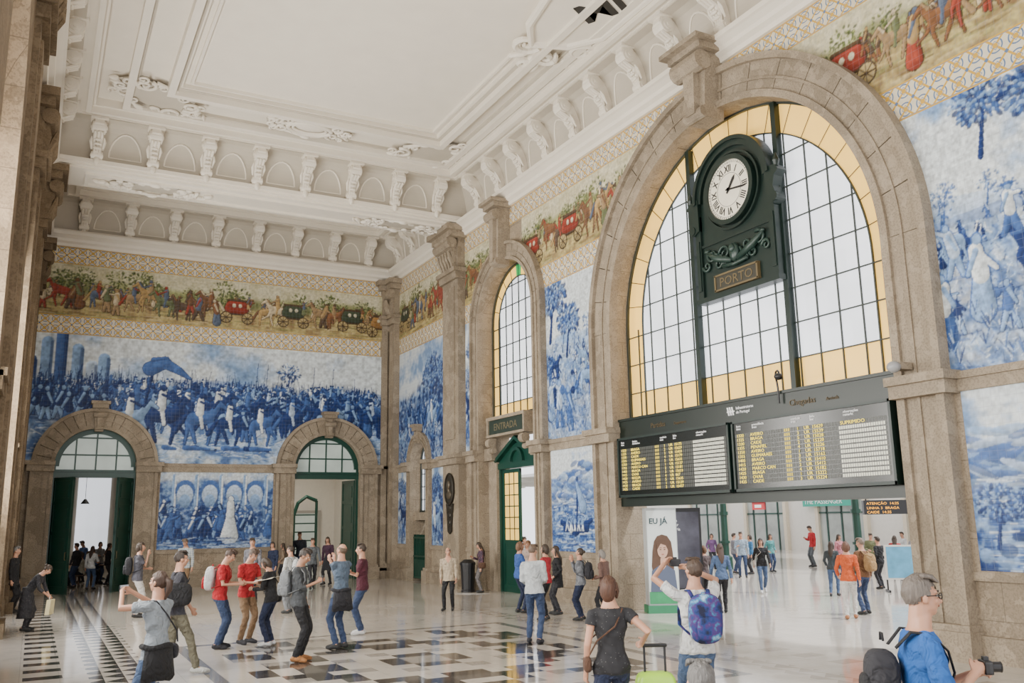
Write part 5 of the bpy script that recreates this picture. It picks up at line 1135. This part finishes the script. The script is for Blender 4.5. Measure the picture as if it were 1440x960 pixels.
P=PF('man in dark T-shirt and khaki trousers walking behind the photographing woman',243,950,776,-60,(.04,.04,.05),(.12,.11,.075),pose='walk',sleeve=.6,shoe=(.4,.4,.38),hair=(.03,.02,.015))
shbag(P,'large black shoulder bag of the walking man in dark T-shirt',cloth(BLK),1,.2,1.4,False,-.05)
P=PN('woman in black top and dark jeans, seen from behind, pulling a suitcase',856,812,8.6,5,patt('spots',(.014,.014,.017),(.12,.12,.12),'fine'),NAVY,pose=dict(R=(.32,.04,1.12),L=(-.24,.05,.86),fr=(.08,.1,0),fl=(-.08,-.05,0),look=(-25,0)),style='bob',fem=True,sleeve=.35,hair=(.07,.028,.014))
hR=P['hands']['R'][0]
shbag(P,'thin strapped bag of the woman pulling the suitcase',cloth(BRN),-1,.0,.6)
sc=E('suitcase','lime green wheeled suitcase with black telescopic handle','suitcase',(hR.x+.14,hR.y-.02,0),Y(0))
g=MB(); g.ell((0,0,.44),(.2,.12,.38),20,p=.35); g.build('shell',mat('lime_shell',(.35,.62,.04),.35),sc,smooth=True)
g=MB(); g.tube([(-.1,0,.78),(-.1,0,hR.z-.03)],.011,8); g.tube([(.1,0,.78),(.1,0,hR.z-.03)],.011,8); g.tube([(-.11,0,hR.z-.02),(.11,0,hR.z-.02)],.018,8,False); g.build('handle',BLACK,sc)
for sx in (-1,1):
    for sy in (-1,1): g=MB(); g.tube([(sx*.15-.015,sy*.08,.035),(sx*.15+.015,sy*.08,.035)],.035,12); g.build('wheel',BLACK,sc)
P=PN('man in white T-shirt and jeans seen from behind, raising both arms to photograph',975,787,9.4,12,WHT,JEAN2,pose=dict(R=(.12,.33,1.60),L=(-.2,.30,1.66),look=(10,12),pole=-.8,poleo=.6,fr=(.12,.02,0),fl=(-.12,0,0)),sleeve=.6,hair=(.055,.032,.02),shoe=WHT)
backpack(P,'blue and purple galaxy patterned backpack on the man in white',patt('galaxy',0,0,'galaxy'),patt('galaxy',0,0,'galaxy'),1.1)
handitem(P,'L','camera','small camera held up by the man in the white T-shirt','camera',(.12,.05,.08),BLACK,both=True)
P=PN('grey brown haired man in bright blue polo and glasses holding a camera, facing right',1284,812,5.5,-98,(.012,.09,.33),(.06,.06,.07),pose=dict(R=(.13,.22,1.22),L=(-.02,.26,1.20),look=(4,0),curl=.9,poleo=.2),sleeve=.8,hair=(.12,.10,.085),glasses=True,shoe=DK)
handitem(P,'R','camera','black compact camera in the hands of the man in blue polo','camera',(.13,.05,.08),BLACK,both=True)
backpack(P,'black backpack worn by the man in the blue polo',cloth(DK),cloth(BLK),.74)
P=PN('person with short grey hair whose head top shows at the bottom edge',986,934,4.4,0,(.1,.1,.12),DK,style='short',hair=(.12,.115,.11))
P=PF('man in dark suit at the far left edge',14,862,769,-80,BLK,BLK,pose='stand',hair=GH,coat=.2)
P=PF('woman in long black flowered dress bending forward with a white bag',34,887,787,-80,patt('flower',(.02,.02,.025),(.35,.32,.3),'fine'),patt('flower',0,0,'fine'),pose='bend',style='bun',fem=True,skirt=.62,sleeve=1.5)
cb=E('carrier_bag','white and yellow carrier bag of the bending woman','bag',P['hands']['R'][0]-Vector((0,0,.36)),Y(-80)); g=MB(); g.prism([(-.16,-.05,0),(.16,-.05,0),(.14,-.03,.32),(-.14,-.03,.32)],(0,.09,0)); g.build('bag_body',mat('bag_cream',(.7,.62,.35),.6,var=.3),cb); g=MB(); g.tube([(-.07,0,.3),(-.05,0,.38),(.05,0,.38),(.07,0,.3)],.008,6); g.build('handle',WHITE,cb)
P=PF('woman in dark top and white trousers with a hand at her face',190,868,763,-70,(.08,.08,.10),(.56,.54,.51),pose=dict(R=(.06,.2,1.42),L=(-.2,.2,1.1),pole=-.6),style='bob',fem=True,sleeve=.7); backpack(P,'dark backpack on the woman in white trousers',cloth(DK))
P=PF('man in pale checked shirt behind the tourists by the blue panel',258,838,757,175,patt('check',(.42,.43,.4),(.22,.27,.32),'check'),KHA,pose='phone',hair=(.14,.1,.07))
P=PF('man in red polo and jeans carrying a white backpack, left of the pair in red',306,912,771,-85,RED,JEAN,pose='map',sleeve=.75,hair=(.05,.03,.02),shoe=DK); backpack(P,'white and red backpack on the left man in red',cloth(WHT),cloth(RED))
P=PF('man in red T-shirt and brown trousers reading a map, right of the pair in red',343,905,770,-120,(.38,.015,.02),KHA,pose='map',sleeve=.7,hair=(.07,.04,.025),shoe=DK)
mp=E('paper_map','folded paper map held open between the tourists in red','map',P['hands']['R'][0]+Vector((.14,-.08,.03)),Y(-90)); g=MB()
for k in range(4): g.prism([(-.3+.15*k,-.18,.02*(k%2)),(-.15+.15*k,-.18,.02*((k+1)%2)),(-.15+.15*k,.18,.02*((k+1)%2)+.06),(-.3+.15*k,.18,.02*(k%2)+.06)],(0,0,.002))
g.build('sheet',mat('map_paper',(.65,.62,.54),.6,var=.3,scale=12),mp)
PF('man with dark hair behind the pair in red',354,848,757,170,(.14,.14,.16),DK,pose='stand')
P=PF('woman in black with a small bag facing the red shirted men',379,908,783,80,BLK,NAVY,pose='map',style='bob',fem=True,shoe=WHT); shbag(P,'small black bag on the woman facing the men in red',cloth(BLK),1,-.02,.8)
P=PF('man in pale shirt with white backpack behind the woman in black',406,862,768,60,(.44,.44,.42),GRY,pose='stand'); backpack(P,'pale grey backpack behind the woman in black',cloth((.44,.45,.45)))
P=PF('man in black vest over grey sleeves reading a phone, tan shoes',418,930,771,-95,(.05,.055,.06),BLK,pose='phone',sleeve=1.3,shoe=(.30,.13,.045),hair=(.03,.02,.015),skin='b'); backpack(P,'grey backpack on the man reading his phone',cloth(GRY)); handitem(P,'R','phone','phone held by the man in black vest','phone',(.07,.01,.14),BLACK)
P=PF('man in slate blue shirt with hands at his face, dark jacket at his waist',478,912,765,60,(.085,.12,.17),JEAN,pose='face',sleeve=1.9,hair=(.10,.065,.04),style='bald',jw=DK)
PF('man in maroon T-shirt and jeans with folded arms',508,892,765,95,(.065,.01,.02),JEAN,pose='cross',sleeve=.7,hair=(.04,.03,.02),shoe=WHT)
PF('woman in dark dress near the far right doorway',461,822,755,160,(.05,.02,.04),DK,pose='stand',style='long',fem=True,skirt=.4)
PF('man in grey coat walking near the far right doorway',438,828,757,-160,(.09,.1,.11),DK,pose='walk')
PF('person in dark jacket standing in the far right doorway',421,815,748,180,(.03,.035,.05),JEAN)
PF('person in navy jacket between the two far doors',383,832,762,150,NAVY,JEAN,fem=True,style='bob')
PF('woman in beige top standing near the far blue court panel',397,820,765,90,(.26,.19,.13),DK,fem=True,style='long')
PF('older man in beige jacket and dark trousers standing alone',632,858,770,170,(.38,.31,.22),BLK,pose='relax',coat=.12,hair=GH,style='bald',vneck=True)
P=PF('woman in dark patterned top leaning beside the litter bin',677,833,762,100,patt('dots',(.05,.03,.05),(.3,.1,.12),'spots'),(.13,.12,.12),pose='phone',style='long',fem=True); shbag(P,'brown bag of the woman beside the litter bin',cloth(BRN),-1,0,.9)
PF('woman in blue cardigan on the left of the central group',731,862,762,-70,(.03,.08,.27),NAVY,pose='talk',style='bob',fem=True,hair=(.14,.07,.035))
PF('woman in pale top in the middle of the central group',743,842,760,170,(.38,.29,.25),JEAN,style='long',fem=True,hair=(.18,.09,.04))
P=PF('man in pale grey jacket and jeans seen from behind in the central group',753,905,766,-15,(.40,.42,.43),JEAN,pose='relax2',coat=.06,hair=(.12,.08,.055),shoe=DK)
PF('woman in red top in the central group',769,872,766,60,(.36,.02,.03),BLK,pose='talk',style='bob',fem=True)
PF('woman in black coat beside the red top in the central group',785,864,768,90,BLK,DK,style='long',fem=True,coat=.25)
P=PF('woman in grey jacket with backpack on the right of the central group',818,872,771,70,(.17,.18,.2),NAVY,pose='face',style='bun',fem=True); backpack(P,'dark grey backpack on the woman in grey jacket',cloth(DK))
PF('woman in brown patterned blouse with grey bobbed hair',852,872,773,60,patt('brownp',(.12,.065,.05),(.3,.21,.18),'fine'),BLK,pose='relax2',style='bob',fem=True,hair=(.2,.18,.16))
PF('woman in denim jacket and black leggings walking away through the arch',1018,862,765,0,JEAN2,BLK,pose='step',style='long',fem=True,hair=(.05,.03,.02))
PF('woman in dark jacket left of the denim jacket',993,850,768,20,(.07,.05,.05),DK,style='bob',fem=True,hair=(.14,.07,.035))
PF('man in brown shirt close to the advertising screen',982,838,770,180,(.16,.09,.06),JEAN,style='short')
P=PF('woman in black top and blue jeans walking towards the hall',1074,833,757,170,BLK,JEAN2,pose='walk',style='long',fem=True,hair=(.03,.02,.015),shoe=WHT); shbag(P,'light bag over the shoulder of the woman in black top outside',cloth((.42,.37,.32)),1,0,.8,False)
PF('man in pale blue shirt talking outside the arch',1046,812,748,160,(.28,.36,.45),JEAN,pose='talk')
PF('woman in blue coat beside the pale blue shirted man outside',1058,807,752,90,(.04,.15,.3),DK,style='bob',fem=True)
PF('man in grey jacket by the green column outside',1034,806,750,-90,(.16,.16,.18),JEAN)
PF('woman in teal top outside near the shop sign',1086,804,757,200,(.08,.27,.27),JEAN,fem=True,style='long')
PF('child in purple coat outside the arch',1003,800,752,180,(.16,.08,.2),DK,style='bob',fem=True)
P=PF('man in red shirt checking a phone outside',1145,797,739,100,(.38,.02,.02),(.08,.09,.10),pose='phone')
PF('woman in dark coat left of the orange sweater',1174,838,762,-30,(.04,.05,.055),JEAN2,pose='step',style='long',fem=True)
PF('woman in orange sweater and white trousers holding a bag',1198,870,762,-20,(.48,.08,.018),(.52,.50,.47),pose='step',style='bob',fem=True,hair=(.1,.04,.02),shoe=(.34,.15,.07))
P=PF('man in brown jacket beside the orange sweater',1219,864,757,20,(.15,.07,.03),JEAN,pose='stand',hair=(.17,.13,.1)); backpack(P,'tan backpack on the man in brown jacket',cloth((.28,.17,.07)))
PF('man in black jacket right of the brown jacket',1241,828,755,30,BLK,DK)
PF('woman in red jacket near the poster stand',1262,816,756,-30,(.38,.03,.03),DK,style='long',fem=True)
PF('man in grey sweater behind the poster stand',1291,810,752,150,(.24,.24,.26),JEAN)
PF('man in olive jacket outside behind the orange sweater',1228,810,750,170,(.12,.13,.06),JEAN)
PF('woman in pink top outside left of the orange sweater',1184,808,757,200,(.45,.17,.2),JEAN,style='long',fem=True)
PF('man in white shirt outside beyond the black jacket',1275,804,748,90,(.55,.55,.55),DK)
for i,(u,v,vh,lab,c,b) in enumerate(((125,829,768,'woman in white top and jeans inside the left doorway',(.6,.6,.6),JEAN2),(104,826,764,'person in dark jacket at the left side of the left doorway',DK,JEAN),(114,819,760,'person in blue shirt inside the left doorway',(.08,.14,.3),DK),(137,820,762,'person in grey top inside the left doorway',(.25,.25,.25),JEAN),(149,823,764,'person in black inside the left doorway by its right leaf',BLK,DK))):
    PF(lab,u,v,vh,(i*77)%360,c,b,pose=('talk','stand','phone','cross')[i%4],style=('long','short','short','bob')[i%4],fem=i%4 in(0,3),hair=(.05,.03,.02))
ch0=mkchair(); tb0=mktable(); used=[0,0]
def place(o0,i,loc,rz,lab,grp):
    o=o0 if used[i]==0 else copy_tree(o0); used[i]+=1; o.location=loc; o.rotation_euler=(0,0,rz); o['label']=lab; o['group']=grp
tops=[(.3,.04,.04),(.5,.48,.4),(.06,.1,.2),(.1,.1,.1),(.4,.3,.15),(.2,.3,.25),(.03,.03,.03),(.45,.45,.45)]
cn=['red','cream','navy','charcoal','mustard','sage green','black','white']
for k,(x,y) in enumerate(((1.0,39.3),(2.9,40.2),(1.3,42.6),(3.2,43.6))):
    place(tb0,1,(x,y,0),0,'small round dark table in the left far room, %s from the doorway'%ordn[k],'cafe tables')
    for q,sx in enumerate((-1,1)):
        cx=x+sx*.85; rz=(-PI/2 if sx<0 else PI/2)
        place(ch0,0,(cx,y,0),rz,'dark wooden chair of the person in %s in the left far room'%cn[k*2+q],'cafe chairs')
        person('seated person in %s in the left far room'%cn[k*2+q],Vector((cx,y,0)),rz,1.75,tops[k*2+q],DK,pose='sit',style=('short','bob','long','short')[(k+q)%4],hair=(.05+.04*k,.03+.02*k,.02),dist=30,fem=(k+q)%2==1)
PF('person in light shirt leaving the ENTRADA door',739,826,755,160,(.42,.42,.44),JEAN,pose='walk')
# ------------------------------------------------------------------ LIGHT
w=bpy.data.worlds.new('World'); SC.world=w; w.use_nodes=True; b=w.node_tree.nodes['Background']; b.inputs[0].default_value=(.95,.96,1,1); b.inputs[1].default_value=2.4
def area(loc,rot,sx,sy,e,col=(1,1,1)):
    L=bpy.data.lights.new('light','AREA'); L.shape='RECTANGLE'; L.size=sx; L.size_y=sy; L.energy=e; L.color=col
    o=bpy.data.objects.new('light',L); COL.objects.link(o); o.location=loc; o.rotation_euler=rot; return o
for (c,h,zs) in LW[:4]: area((XL-.45,c,5.8),(0,math.radians(-94),0),6.5,h*1.8,1350,(1,.97,.91))
area((6.3,-4.5,3.5),(math.radians(90),0,0),10,4,350,(1,.96,.90))  # added fill lamp at the open hall end behind the camera
s=bpy.data.lights.new('sun','SUN'); s.energy=5.0; s.angle=.1; o=bpy.data.objects.new('sun',s); COL.objects.link(o); o.rotation_euler=(math.radians(25),math.radians(25),0)
